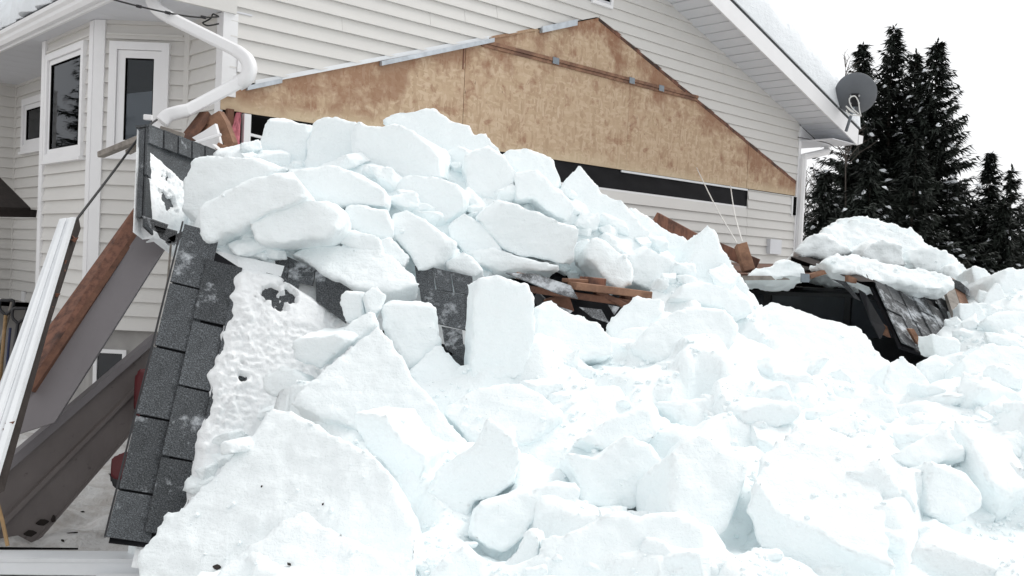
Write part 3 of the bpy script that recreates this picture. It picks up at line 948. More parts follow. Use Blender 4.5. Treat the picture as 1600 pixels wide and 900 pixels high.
# left slope above the bay gutter
ni, nj = 150, 70
def lp(i, j):
    t = tl0 + .45 + (tl1 - tl0 - .5) * i / (ni - 1)
    f_ = (j / (nj - 1)) ** 2.4
    lob = abs(noise.noise((t * 2.6, 4.0, f_ * 3))) + .5 * abs(noise.noise((t * 6.5, 1.0, f_ * 9)))
    s = -EO - .02 - .20 * lob * max(0, 1 - f_ * 8) + 2.2 * f_
    return hp(s, t, zE + .034 + ps * max(-.02, s + EO + .06))
grid = [[lp(i, j) for i in range(ni)] for j in range(nj)]
sl_ = noisy_slab('roof_snow', grid, lambda u, v: .33 * math.sqrt(min(1, (2.2 * v ** 2.4 + .004) / .22)) + .05, M['snow_roof'], 9, .16, 2.4)
setp(sl_, 'lumpy snow above the gutter over the bay window', 'snow', kind='thing')

# ------------------------------------------------------------------ satellite dish on the right eave
dc = P(1337, 146, 12.1)
dish = empty('satellite_dish', P(1332, 188, 12.1)); setp(dish, 'round grey satellite dish seen from behind on the right roof corner', 'satellite dish')
axis = (Vector((.35, .78, .42))).normalized()          # it looks away from us
ax_u = axis.cross(ZV).normalized(); ax_v = ax_u.cross(axis)
def dish_mesh(r, depth, th):
    v, f = [], []
    nr, na = 8, 40
    for side in (0, 1):
        for k in range(nr + 1):
            q = k / nr
            for a in range(na):
                an = 2 * math.pi * a / na
                p = dc + (ax_u * math.cos(an) + ax_v * math.sin(an) * 1.04) * r * q + axis * (depth * (q * q - 1) + side * th)
                v.append(p)
    o = (nr + 1) * na
    for k in range(nr):
        for a in range(na):
            b = (a + 1) % na
            i = k * na
            f.append((i + a, i + b, i + na + b, i + na + a))
            f.append((o + i + na + a, o + i + na + b, o + i + b, o + i + a))
    i = nr * na
    for a in range(na):
        b = (a + 1) % na
        f.append((i + a, i + b, o + i + b, o + i + a))
    return v, f
v, f = dish_mesh(.262, .07, .008)
mesh('reflector', v, f, M['greymetal'], dish, True)
bk = dc - axis * .09
b_ = MB(); b_.bar(bk - ax_v * .14, bk + ax_v * .02, .09, .05, axis); b_.build('back_bracket', M['blackplastic'], dish)
for k in (-1, 1):
    for q in (-.1, .0):
        b_ = MB(); b_.tube([bk + ax_u * .05 * k + ax_v * q - axis * .03, bk + ax_u * .05 * k + ax_v * q], .012, 8); b_.build('bolt', M['lightmetal'], dish)
foot = P(1322, 205, 12.25)
b_ = MB(); b_.tube([foot, bk - ax_v * .10], .02, 10); b_.build('mast', M['steel'], dish, True)
b_ = MB(); b_.tube([dc - ax_v * .25 + axis * .0, dc - ax_v * .22 + axis * .30], .014, 8); b_.build('feed_arm', M['greymetal'], dish)
b_ = MB(); b_.tube([dc - ax_v * .22 + axis * .28, dc - ax_v * .14 + axis * .32], .03, 10); b_.build('feed_horn', M['lightmetal'], dish)
for lp_ in ([(1342, 178), (1331, 168), (1327, 155), (1335, 150), (1341, 158), (1343, 172), (1345, 180)], [(1345, 180), (1330, 174), (1322, 166), (1325, 168), (1335, 176), (1346, 181)], [(1346, 181), (1328, 179), (1322, 172)]):
    b_ = MB(); b_.tube(smoothpath([P(x, y, 11.9) for x, y in lp_], 6), .008, 6); b_.build('cable_loop', M['cablewhite'], dish, True)

# ------------------------------------------------------------------ spruces
def spruce(px, ytop, dist, hh, rad, seed, label, dens=1.0, snow=.5, thin=0.0, group='spruce trees behind the house', lean=0.0):
    rnd = random.Random(seed)
    top = P(px, ytop, dist)
    base = Vector((top.x + lean, top.y, top.z - hh))
    t = empty('spruce_tree', base); setp(t, label, 'tree', group)
    b_ = MB()
    path = [base + (top - base) * k / 8 + Vector((rnd.uniform(-.03, .03), rnd.uniform(-.03, .03), 0)) for k in range(9)]
    b_.tube(path, [max(.012, .16 * (hh / 10) * (1 - k / 8.3)) for k in range(9)], 7)
    b_.build('trunk', M['bark'], t, True)
    v, f = [], []
    sv, sf = [], []
    def spray(p, d, ln, wd):
        s = d.cross(Vector((rnd.uniform(-.4, .4), rnd.uniform(-.4, .4), 1))).normalized() * wd
        dz = Vector((0, 0, -ln * rnd.uniform(.0, .25)))
        i = len(v)
        v.extend([p, p + d * ln * .45 + s + dz * .3, p + d * ln + dz, p + d * ln * .45 - s + dz * .3])
        f.append((i, i + 1, i + 2)); f.append((i, i + 2, i + 3))
    z = .06
    while z < .995:
        zr2 = 1 - z
        r0 = 1.24 * rad * (zr2 ** .85) * (.88 + .24 * noise.noise((z * 9, seed, 0))) + .05
        nb_ = max(5, int((8 + 12 * zr2) * dens))
        for k in range(nb_):
            if rnd.random() < thin: continue
            az = rnd.uniform(0, 2 * math.pi)
            ln = r0 * rnd.uniform(.55, 1.12)
            d = Vector((math.cos(az), math.sin(az), 0))
            o = base + (top - base) * (z + rnd.uniform(-.012, .012))
            rise = .55 * (1 - zr2) - .12
            m_ = max(4, int(ln / .075))
            for q in range(m_):
                u = (q + .5) / m_
                p = o + d * ln * u + ZV * (ln * (rise * u - .42 * u * u * zr2 + .18 * u ** 4))
                sdv = Vector((-d.y, d.x, 0))
                wl = (.10 + .30 * ln * .35) * (1 - u * .75) + .06
                for sgn in (-1, 1):
                    dd = (d * .75 + sdv * sgn * rnd.uniform(.5, 1.1) + ZV * rnd.uniform(-.35, .1)).normalized()
                    spray(p, dd, wl * rnd.uniform(.8, 1.5), .036 + .022 * rnd.random())
                for _k in range(3):
                    spray(p, (d + Vector((rnd.uniform(-.5, .5), rnd.uniform(-.5, .5), rnd.uniform(-1.1, .3)))).normalized(), .20 * rnd.uniform(.6, 1.4), .026)
                if rnd.random() < .045 * snow and u > .3:
                    c = p + ZV * .04
                    rr = rnd.uniform(.035, .095) * (.5 + .5 * min(1, ln))
                    i = len(sv)
                    n1 = 9
                    for a in range(n1):
                        an = a * 2 * math.pi / n1
                        q_ = rr * rnd.uniform(.6, 1.35)
                        sv.append(c + d * math.cos(an) * q_ * 1.6 + sdv * math.sin(an) * q_ * .8 + ZV * (-.03 - .05 * math.cos(an)))
                    for a in range(n1):
                        an = a * 2 * math.pi / n1
                        q_ = rr * rnd.uniform(.3, .7)
                        sv.append(c + d * math.cos(an) * q_ * 1.5 + sdv * math.sin(an) * q_ * .7 + ZV * rr * rnd.uniform(.15, .45))
                    sv.append(c + ZV * rr * .5)
                    for a in range(n1):
                        b2 = (a + 1) % n1
                        sf.append((i + a, i + b2, i + n1 + b2, i + n1 + a))
                        sf.append((i + n1 + a, i + n1 + b2, i + 2 * n1))
                    sf.append(tuple(i + a for a in range(n1 - 1, -1, -1)))
        z += .155 / hh * (1.0 + .35 * rnd.random())
    for k in range(6):
        spray(top - ZV * .25 * k / 6, Vector((rnd.uniform(-.5, .5), rnd.uniform(-.5, .5), .8)).normalized(), .16, .03)
    cr = mesh('crown', v, f, M['needles'], t)
    if sf:
        setp(mesh('branch_snow', sv, sf, M['snow_roof'], t), kind='stuff')
    return t
spruce(1348, 72, 25.0, 9.6, 2.1, 11, 'dark spruce with pointed top just right of the dish', 1.25, .9)
spruce(1398, 42, 25.5, 10.2, 2.3, 12, 'tallest dark spruce in the clump behind the house', 1.3, 1.1)
spruce(1432, 80, 26.5, 9.6, 1.7, 15, 'narrow spruce squeezed between the two tallest spruces', 1.2, 1.0)
spruce(1465, 66, 24.5, 9.6, 2.35, 13, 'broad spruce with layered drooping branches at the right of the clump', 1.25, 1.2)
spruce(1432, 218, 22.0, 6.4, 1.5, 14, 'shorter thin spruce standing in front of the clump', 1.0, .6, .10)
spruce(1548, 240, 26.0, 7.0, 1.25, 16, 'small spruce at the right with clear narrow tip', 1.2, 1.0)
spruce(1582, 262, 25.0, 6.6, 1.25, 17, 'sparse spruce near the right edge with bare twiggy top', 1.0, 1.0, .18)
spruce(1290, 270, 23.0, 6.0, 2.0, 18, 'low spruce seen through the gap beside the downspout', 1.2, .9)
spruce(1520, 310, 28.0, 6.0, 1.7, 19, 'low spruce filling the gap below the small tip', 1.2, 1.1)
spruce(1360, 250, 21.5, 6.0, 1.9, 20, 'low dark spruce under the dish', 1.25, 1.0)
spruce(1612, 300, 27.0, 6.0, 1.5, 21, 'spruce cut by the right edge of the picture', 1.2, 1.0)
spruce(1568, 318, 24.0, 5.6, 1.5, 22, 'low dense spruce between the small tip and the right edge', 1.25, 1.0)
spruce(1500, 285, 27.0, 6.6, 1.6, 23, 'mid height spruce at the foot of the broad spruce', 1.2, 1.0)
spruce(1638, 262, 28.0, 7.0, 1.7, 24, 'tall spruce just beyond the right edge of the picture', 1.2, 1.0)
src = [o for o in scene.objects if o.name.startswith('spruce_tree')][:4]
for k, (x, y, lb_) in enumerate(((-21, 16, 'spruce off to the left mirrored in the bay front window'), (-24, 21, 'second spruce off to the left mirrored in the bay front window'),
                                 (-13, -11, 'spruce behind the viewer mirrored in the bay side window'), (-10, -13, 'second spruce behind the viewer mirrored in the bay side window'))):
    o = src[k]
    c = o.copy(); C.objects.link(c)
    c.matrix_world = Matrix.Translation((x, y, G - .2)); c['label'] = lb_; c['group'] = 'spruces around the yard'
    for ch in list(o.children):
        q = ch.copy(); C.objects.link(q); q.parent = c
        q.matrix_parent_inverse = ch.matrix_parent_inverse
def shrub(px, ytop, ybase, dist, seed, label, n0=7, spread=.5):
    rnd = random.Random(seed)
    base = P(px, ybase, dist); top = P(px, ytop, dist)
    h = top.z - base.z
    t = empty('bare_tree', base); setp(t, label, 'tree')
    b_ = MB()
    b_.tube([base, base + (top - base) * .5, top], [.02, .012, .005], 5)
    b_.build('trunk', M['twig'], t)
    c_ = MB()
    for k in range(n0 * 4):
        z = rnd.uniform(.25, .95)
        o = base + (top - base) * z
        d = Vector((rnd.uniform(-1, 1), rnd.uniform(-.6, .6), rnd.uniform(.5, 1.2))).normalized()
        l = h * spread * (1 - z * .6) * rnd.uniform(.4, .9)
        e = o + d * l
        c_.tube([o, (o + e) / 2 + Vector((rnd.uniform(-.05, .05), 0, .03)), e], [.014, .009, .004], 4)
        for q in range(3):
            u = rnd.uniform(.3, .9)
            s = o + (e - o) * u
            c_.tube([s, s + Vector((rnd.uniform(-1, 1), rnd.uniform(-.4, .4), rnd.uniform(.2, 1))).normalized() * l * .35], .004, 4)
    c_.build('crown', M['twig'], t)
shrub(1321, 88, 330, 23.5, 5, 'leafless twiggy treetop behind the satellite dish', 9, .35)
shrub(1272, 262, 420, 30, 6, 'leafless shrub seen in the gap beside the house corner', 9, .45)
shrub(1258, 275, 420, 32, 8, 'thin leafless shrub close to the house downspout', 8, .45)
# ------------------------------------------------------------------ snow blocks
TEXS = {}
def ctex(scale, kind='CLOUDS', depth=3):
    k = (scale, kind, depth)
    if k not in TEXS:
        t = bpy.data.textures.new('relief', kind)
        t.noise_scale = scale
        if kind == 'CLOUDS':
            t.noise_depth = depth
            t.noise_basis = 'ORIGINAL_PERLIN'
        TEXS[k] = t
    return TEXS[k]

def erode(me, vox, soft, disp, mat, crumble=0.0):
    """voxel remesh, soften, displace -> a new crumbly mesh"""
    o = bpy.data.objects.new('tmp', me)
    C.objects.link(o)
    r = o.modifiers.new('r', 'REMESH'); r.mode = 'VOXEL'; r.voxel_size = vox; r.use_smooth_shade = True
    if soft:
        s = o.modifiers.new('s', 'SMOOTH'); s.factor = .5; s.iterations = soft
    for sc, st, kind in disp:
        d = o.modifiers.new('d', 'DISPLACE'); d.texture = ctex(sc, kind); d.strength = st; d.mid_level = .5; d.texture_coords = 'GLOBAL'
    dg = bpy.context.evaluated_depsgraph_get()
    nm = bpy.data.meshes.new_from_object(o.evaluated_get(dg))
    if crumble:
        s2 = o.modifiers.new('s2', 'SMOOTH'); s2.factor = .5; s2.iterations = 14
        dg.update()
        n2 = bpy.data.meshes.new_from_object(o.evaluated_get(bpy.context.evaluated_depsgraph_get()))
        nv = len(nm.vertices)
        a = np.empty(nv * 3, np.float32); nm.vertices.foreach_get('co', a); a = a.reshape(-1, 3)
        b = np.empty(nv * 3, np.float32); n2.vertices.foreach_get('co', b); b = b.reshape(-1, 3)
        nn = np.empty(nv * 3, np.float32); nm.vertices.foreach_get('normal', nn); nn = nn.reshape(-1, 3)
        e = np.clip(((a - b) * nn).sum(1) / (vox * 1.1), 0, 1)       # convex rims only
        for i in np.nonzero(e > .12)[0]:
            p = Vector(a[i])
            f_ = noise.fractal(p * 26, .6, 2.1, 3) + .6 * noise.noise(p * 11)
            a[i] -= nn[i] * (e[i] * crumble * (f_ + .15))
        nm.vertices.foreach_set('co', a.ravel()); nm.update()
        bpy.data.meshes.remove(n2)
    bpy.data.objects.remove(o)
    bpy.data.meshes.remove(me)
    nm.materials.clear(); nm.materials.append(mat)
    nm.polygons.foreach_set('use_smooth', [True] * len(nm.polygons))
    return nm

RG = random.Random(77)
def ragged(poly, amp):
    """break the straight outline into short uneven steps"""
    if not amp: return poly
    o = []
    k = len(poly)
    for i in range(k):
        (x0, y0), (x1, y1) = poly[i], poly[(i + 1) % k]
        l = math.hypot(x1 - x0, y1 - y0)
        m_ = max(1, int(l / 13))
        nx_, ny_ = -(y1 - y0) / max(l, 1), (x1 - x0) / max(l, 1)
        d = 0
        for q in range(m_):
            t = q / m_
            if q: d = .45 * d + RG.gauss(0, amp)
            else: d = RG.gauss(0, amp * .5)
            o.append((x0 + (x1 - x0) * t + nx_ * d, y0 + (y1 - y0) * t + ny_ * d))
    return o
BASEPTS = []          # (x, y, z) the mound must stay under
def block(label, poly, depth, yaw=0, pitch=10, thick=.3, skew=(0, 0), vox=.017, soft=3, disp=((.22, .045, 'CLOUDS'), (.06, .016, 'CLOUDS')), back=.9, rag=1.6, cuts=3, extra=(), mat=None, base=.16, name='snow_block', cat='snow block', group=None):
    cx = sum(p[0] for p in poly) / len(poly); cy = sum(p[1] for p in poly) / len(poly)
    c = P(cx, cy, depth)
    yw, pt = R(yaw), R(pitch)
    n = Vector((math.sin(yw) * math.cos(pt), -math.cos(yw) * math.cos(pt), math.sin(pt)))
    fr = [hit(x, y, c, n) for x, y in ragged(poly, rag)]
    ex = -n * thick + Vector((skew[0], 0, skew[1]))
    cb = c + ex
    bk = [cb + (p - c) * back for p in fr]
    k = len(fr)
    me = bpy.data.meshes.new(name)
    ff = [tuple(range(k)), tuple(range(2 * k - 1, k - 1, -1))] + [(i, i + k, (i + 1) % k + k, (i + 1) % k) for i in range(k)]
    allv = [tuple(p) for p in fr + bk]
    for (ep, ed, ey, ept, eth) in extra:                 # further lobes of the same block, merged into one body
        ec = P(sum(p[0] for p in ep) / len(ep), sum(p[1] for p in ep) / len(ep), ed)
        en_ = Vector((math.sin(R(ey)) * math.cos(R(ept)), -math.cos(R(ey)) * math.cos(R(ept)), math.sin(R(ept))))
        ef = [hit(x, y, ec, en_) for x, y in ragged(ep, rag)]
        b0, kk = len(allv), len(ef)
        allv += [tuple(p) for p in ef] + [tuple(ec - en_ * eth + (p - ec) * .9) for p in ef]
        ff += [tuple(b0 + i for i in range(kk)), tuple(b0 + i for i in range(2 * kk - 1, kk - 1, -1))] + [(b0 + i, b0 + i + kk, b0 + (i + 1) % kk + kk, b0 + (i + 1) % kk) for i in range(kk)]
    me.from_pydata(allv, [], ff)
    bm = bmesh.new(); bm.from_mesh(me)
    bmesh.ops.triangulate(bm, faces=[f for f in bm.faces if len(f.verts) > 4])
    bmesh.ops.recalc_face_normals(bm, faces=bm.faces)
    if not extra:
        ip1 = n.cross(ZV).normalized(); ip2 = ip1.cross(n).normalized()
        for q in range(cuts):                            # break corners off with flat facets
            an = RG.uniform(0, 2 * math.pi) if q else RG.uniform(.6, 2.5)
            dr = ip1 * math.cos(an) + ip2 * math.sin(an)
            ext = max((p - c).dot(dr) for p in fr)
            tl = RG.uniform(.35, 1.0)
            pn_ = (n * tl + dr).normalized()
            res_ = bmesh.ops.bisect_plane(bm, geom=bm.verts[:] + bm.edges[:] + bm.faces[:], plane_co=c + dr * ext * RG.uniform(.74, .90), plane_no=pn_, clear_outer=True)
            ed = [e for e in res_['geom_cut'] if isinstance(e, bmesh.types.BMEdge)]
            if ed:
                bmesh.ops.holes_fill(bm, edges=[e for e in bm.edges if e.is_boundary], sides=0)
        bmesh.ops.triangulate(bm, faces=[f for f in bm.faces if len(f.verts) > 4])
        bmesh.ops.recalc_face_normals(bm, faces=bm.faces)
    bm.to_mesh(me); bm.free()
    nm = erode(me, vox, soft, disp, mat or M['snow'], .022)
    co = np.empty(len(nm.vertices) * 3, np.float32); nm.vertices.foreach_get('co', co); co = co.reshape(-1, 3)
    lo, hi = co.min(0), co.max(0)
    org = np.array([(lo[0] + hi[0]) / 2, (lo[1] + hi[1]) / 2, lo[2]], np.float32)
    nm.vertices.foreach_set('co', (co - org).ravel()); nm.update()
    nm.name = name
    o = bpy.data.objects.new(name, nm); C.objects.link(o)
    o.location = [float(x) for x in org]
    setp(o, label, cat, group)
    if base is not None:
        vd = (c - CAM).normalized()
        for p in fr + [c]:
            q = p * .8 + c * .2 + vd * base
            BASEPTS.append((q.x, q.y, q.z - .03))
        q = c + ex
        BASEPTS.append((q.x, q.y, min(q.z, c.z) - .1))
    return o
GU = 'snow blocks on the collapsed garage roof'
GF = 'snow blocks in the front heap'
GR = 'snow blocks on the far roof wreck'
UP = [
 ('rounded snow block at the very back left of the pile under the strand board', [(413,187),(434,182),(486,194),(479,220),(482,266),(445,270),(379,242),(404,224)], 5.9, -8, 4, .5, GU),
 ('broad snow block with level top beside the back left block', [(487,190),(506,186),(556,192),(556,225),(560,268),(476,268),(475,222)], 5.8, -4, 4, .5, GU),
 ('large smooth grey faced block right of the broad level block', [(546,194),(612,197),(640,203),(684,228),(688,274),(640,284),(600,287),(560,268),(545,228)], 5.55, -10, 2, .5, GU),
 ('big rounded snow block overhanging the upper left roof slab', [(303,251),(324,245),(385,247),(440,258),(385,300),(325,330),(312,352),(284,340),(285,295)], 4.95, -15, 8, .55, GU),
 ('tilted plank shaped snow slab pointing down left over the shingles', [(317,313),(342,300),(445,265),(479,299),(470,309),(399,341),(331,373),(317,377),(311,334)], 4.62, -6, 14, .32, GU),
 ('long curved slab lying behind the tilted plank shaped slab', [(445,264),(502,260),(555,267),(591,284),(609,306),(605,323),(541,319),(477,315),(479,299),(459,281)], 4.95, 4, 6, .42, GU),
 ('flat topped snow block below the tilted slab on the shingles', [(395,352),(420,334),(470,315),(520,318),(538,331),(534,352),(513,370),(456,375),(410,380),(399,373)], 4.62, 0, 12, .4, GU),
 ('small slab under the right end of the long curved slab', [(543,320),(602,327),(614,348),(614,371),(594,371),(546,356)], 4.9, 4, 6, .3, GU),
 ('low slab below the small slab, thin snow spilling from it', [(520,372),(545,356),(594,371),(600,400),(555,392)], 4.8, 0, 16, .3, GU),
 ('smooth fan of snow spilling over the crack below the upper blocks', [(455,398),(475,384),(520,383),(560,383),(612,398),(642,424),(652,442),(604,452),(556,444),(520,432),(490,412)], 4.72, -4, 42, .14, GU),
 ('small wedge of snow left of the grey dipped slab', [(594,372),(612,372),(640,400),(628,415),(598,400)], 4.82, 8, 20, .25, GU),
 ('bumpy crest at the summit of the pile against the strand board', [(600,188),(632,173),(678,171),(707,190),(731,194),(739,210),(756,208),(780,237),(724,250),(689,250),(660,230),(620,205)], 6.15, 0, 12, .6, GU),
 ('shaded block tucked below the summit crest', [(689,238),(717,228),(735,236),(728,256),(735,296),(687,286)], 5.85, -12, 2, .4, GU),
 ('upright rounded block right of the shaded block below the crest', [(728,238),(763,228),(787,242),(805,267),(801,293),(771,308),(735,304),(724,258)], 5.6, 6, 10, .45, GU),
 ('rounded shoulder of snow where the pile meets the black paper', [(783,238),(827,234),(863,249),(883,284),(865,300),(835,272),(806,266)], 5.95, 8, 12, .5, GU),
 ('crumbly block below the rounded shoulder', [(804,270),(842,267),(865,291),(897,320),(886,342),(856,328),(835,310),(806,312)], 5.6, 10, 10, .45, GU),
 ('flat snow block in the middle of the upper pile beside the long slab', [(606,288),(643,274),(689,279),(733,297),(723,322),(696,343),(675,354),(610,333)], 5.35, -6, 10, .45, GU),
 ('grey dipped slab leaning out over the shingles at the pile foot', [(612,336),(636,327),(709,373),(690,400),(668,417),(653,421),(639,395),(614,361)], 4.92, -10, 24, .34, GU),
 ('small block behind the leaning dipped slab', [(698,352),(724,334),(758,352),(787,391),(744,411),(703,372)], 5.2, -8, 6, .4, GU),
 ('large flat faced slab like a wall in the upper pile centre', [(744,341),(778,314),(829,329),(902,358),(894,415),(785,390),(771,371)], 5.2, 6, -2, .45, GU),
 ('thin slab lying under the large flat faced slab', [(729,391),(785,391),(876,415),(870,425),(778,425),(747,411)], 5.12, 4, 10, .35, GU),
 ('pointed snow pyramid against the black building paper', [(879,293),(907,260),(936,291),(940,302),(972,316),(1011,359),(1014,372),(979,397),(920,372),(900,350)], 5.95, 8, 14, .6, GU),
 ('tilted brick shaped block pointing down to the broken lumber', [(914,384),(938,370),(987,412),(990,434),(968,452),(948,436),(918,404)], 5.25, 12, 16, .24, GU),
 ('dark gap block beside the tilted brick shaped block', [(895,379),(920,373),(922,402),(943,432),(897,411)], 5.5, -8, 4, .3, GU),
 ('block at the lower right of the pyramid above the lumber', [(982,400),(1009,384),(1062,412),(1064,440),(1026,457),(989,439)], 5.55, 6, 14, .4, GU),
 ('small wedge on the shingles left of the tall upright block', [(692,409),(724,393),(755,421),(735,432),(700,421)], 4.92, -4, 18, .25, GU),
 ('ridge of snow falling right from the pyramid in front of the siding', [(975,318),(1000,330),(1050,365),(1080,380),(1090,405),(1064,445),(1010,400)], 6.3, 10, 18, .6, GU),
 ('sharp snow pinnacle in front of the lower siding', [(1060,440),(1085,388),(1106,357),(1118,362),(1128,388),(1147,415),(1167,442),(1176,474),(1130,480),(1085,458)], 5.75, 8, 10, .45, GU),
 ('tall upright block standing at the edge of the shingles', [(743,434),(780,427),(827,441),(836,463),(829,587),(783,597),(735,594),(738,500)], 4.02, 10, 4, .36, GF),
 ('sloping block right of the tall upright block', [(834,475),(860,466),(880,480),(930,500),(958,527),(958,553),(900,565),(847,588),(830,568)], 4.3, 8, 24, .45, GF),
 ('rounded block below the broken lumber ends', [(947,505),(993,460),(1040,467),(1040,490),(1012,512),(983,542),(956,538)], 4.75, -6, 20, .45, GF),
 ('big rounded boulder of snow in the centre right', [(985,542),(1010,513),(1047,491),(1100,471),(1133,478),(1155,507),(1151,529),(1123,552),(1080,565),(1020,569)], 4.4, 4, 24, .55, GF),
 ('block behind the boulder under the pinnacle', [(1045,462),(1067,440),(1100,437),(1140,450),(1175,473),(1179,487),(1152,499),(1127,480),(1067,470)], 5.1, 4, 20, .5, GF),
 ('flat upright slab leaning against the shingles', [(594,476),(611,461),(676,470),(690,538),(636,580),(601,521)], 4.2, -4, 22, .2, GF),
 ('small square lump on the shingles at the crack', [(530,467),(536,455),(566,454),(566,496),(540,508)], 4.28, -14, 6, .2, GF),
 ('tilted cube of snow beside the small square lump', [(566,456),(585,442),(608,461),(596,482),(582,495),(571,479)], 4.22, 14, 20, .2, GF),
 ('crumbly lump above the triangular slab apex', [(550,497),(579,480),(588,503),(550,538),(526,518)], 4.1, -6, 24, .2, GF),
 ('flat grey bottomed block jutting left over the crusty shingles', [(452,542),(465,527),(537,524),(552,533),(500,580),(458,560)], 4.0, -10, -6, .3, GF),
 ('large smooth triangular slab leaning in the middle foreground', [(590,504),(612,530),(650,590),(692,645),(738,702),(690,722),(600,705),(550,665),(495,650),(450,627),(500,580),(550,537)], 3.72, -4, 34, .2, GF),
 ('bluish block between the triangular slab and the tall upright block', [(634,582),(688,540),(740,584),(738,607),(702,645),(660,622)], 4.02, 6, 30, .3, GF),
 ('rough knob of snow at the left foot of the triangular slab', [(405,590),(440,570),(470,580),(482,600),(445,630),(415,615)], 3.95, -10, 14, .22, GF),
 ('huge sloping block filling the lower left foreground', [(213,885),(220,857),(243,833),(263,803),(293,790),(317,753),(373,697),(425,637),(453,635),(490,658),(525,680),(583,708),(620,747),(624,783),(638,800),(648,830),(649,870),(655,915),(213,925)], 3.02, -24, 40, .4, GF),
 ('lower pointed sheet of snow with dead leaves at the bottom left', [(345,880),(413,833),(460,800),(477,793),(500,813),(537,830),(600,863),(635,893),(640,925),(320,925)], 2.62, -14, 46, .25, GF),
 ('tilted block with bright top edge on the triangular slab', [(545,652),(553,640),(603,645),(632,690),(668,714),(652,766),(610,747),(570,702)], 3.28, -18, 2, .26, GF),
 ('grey fist shaped lump in the central foreground', [(738,697),(762,648),(787,664),(808,689),(818,714),(802,752),(775,772),(739,781),(731,806),(691,806),(660,778),(687,728)], 3.2, -6, 16, .34, GF),
 ('jagged block under the fist shaped lump', [(742,790),(775,773),(819,764),(881,745),(908,761),(908,803),(833,813),(818,840),(787,863),(762,858),(729,834)], 3.0, 6, 22, .34, GF),
 ('pinnacled pair of blocks right of the fist shaped lump', [(884,707),(941,711),(975,682),(1019,692),(1033,723),(1039,784),(931,791),(909,800),(904,757)], 3.22, 6, 18, .4, GF),
 ('triangular wedge above the pinnacled pair', [(910,681),(962,648),(1016,630),(1036,646),(1032,684),(1012,693),(944,703),(898,684)], 3.55, 8, 22, .4, GF),
 ('broad lumpy block below the tall upright block', [(684,632),(740,604),(830,598),(885,640),(824,692),(740,694)], 3.72, -4, 38, .4, GF),
 ('broken block with ragged front at the bottom centre', [(839,834),(881,836),(937,804),(1006,805),(1069,796),(1103,820),(1106,920),(843,920)], 2.6, -6, 26, .4, GF),
 ('small pointed lump at the bottom edge left of centre', [(672,900),(716,850),(750,867),(764,894),(760,925),(668,925)], 2.58, 0, 20, .22, GF),
 ('leaning lump at the bottom edge beside the ragged block', [(773,891),(803,861),(825,823),(839,820),(843,870),(850,920),(765,920)], 2.66, -10, 20, .26, GF),
 ('huge pale block with shadowed lower face in the lower right', [(1182,745),(1190,706),(1268,651),(1325,678),(1386,733),(1386,822),(1396,885),(1330,862),(1290,838),(1215,792)], 2.85, -4, 56, .30, GF),
 ('leaning block split from the huge pale block by a bluish crack', [(1046,708),(1100,676),(1168,704),(1160,778),(1147,824),(1097,856),(1046,802)], 2.86, 10, 26, .4, GF),
 ('short flat topped slab high in the right heap', [(1157,645),(1198,624),(1254,631),(1254,657),(1205,670),(1165,665)], 3.6, 4, 6, .35, GF),
 ('square faced block right of the huge pale block', [(1384,752),(1447,735),(1449,840),(1412,841),(1392,824),(1384,799)], 2.95, 6, 4, .3, GF),
 ('faceted block beside the square faced block', [(1449,721),(1517,735),(1542,768),(1538,801),(1493,820),(1450,801)], 2.95, 10, 20, .34, GF),
 ('ridge shaped block above the faceted block', [(1382,711),(1478,665),(1511,713),(1439,728)], 3.3, -6, 34, .35, GF),
 ('long snow ridge in front of the dark hollow', [(1174,486),(1205,470),(1256,483),(1300,499),(1342,510),(1366,540),(1390,574),(1410,606),(1330,640),(1240,610),(1180,560)], 5.2, 4, 40, .5, GF),
 ('overhanging block just below the end of the dark hollow', [(1392,566),(1410,555),(1430,572),(1452,600),(1440,640),(1400,640),(1380,600)], 4.9, 10, 26, .4, GF),
 ('wedge of snow below the long ridge', [(1330,640),(1372,600),(1402,632),(1420,660),(1360,670)], 4.1, 4, 30, .3, GF),
 ('block with hollow below it under the long ridge', [(1225,588),(1268,582),(1290,620),(1262,640),(1232,628)], 4.3, -8, 16, .3, GF),
 ('cube of snow standing at the foot of the frosted shingles', [(1458,523),(1500,527),(1502,550),(1490,564),(1464,558),(1458,542)], 6.1, 4, 6, .22, GF),
 ('low slab in front of the cube by the frosted shingles', [(1438,560),(1465,552),(1500,575),(1520,600),(1470,612),(1440,590)], 5.6, 0, 30, .3, GF),
 ('rounded block at the top of the far right heap beside the spruces', [(1518,418),(1527,412),(1559,435),(1541,463),(1527,466)], 7.6, -6, 12, .4, GF),
 ('peaked block cut by the right edge of the picture', [(1562,432),(1576,415),(1604,420),(1640,425),(1640,480),(1585,480),(1566,455)], 7.2, 6, 14, .5, GF),
 ('steep slab leaning below the peaked block', [(1528,483),(1559,435),(1584,477),(1562,492),(1539,498)], 7.1, -12, 20, .3, GF),
 ('grey lump tucked beside the torn roof edge', [(1500,472),(1527,472),(1541,493),(1529,515),(1510,517),(1499,492)], 7.0, -10, 14, .35, GF),
 ('wide block below the peaked block at the right edge', [(1537,500),(1562,487),(1602,485),(1640,490),(1640,525),(1562,522)], 6.6, 4, 24, .4, GF),
 ('broad slab in the right middle below the wide block', [(1500,560),(1545,535),(1620,540),(1640,590),(1560,610),(1510,590)], 5.4, 4, 34, .4, GF),
]
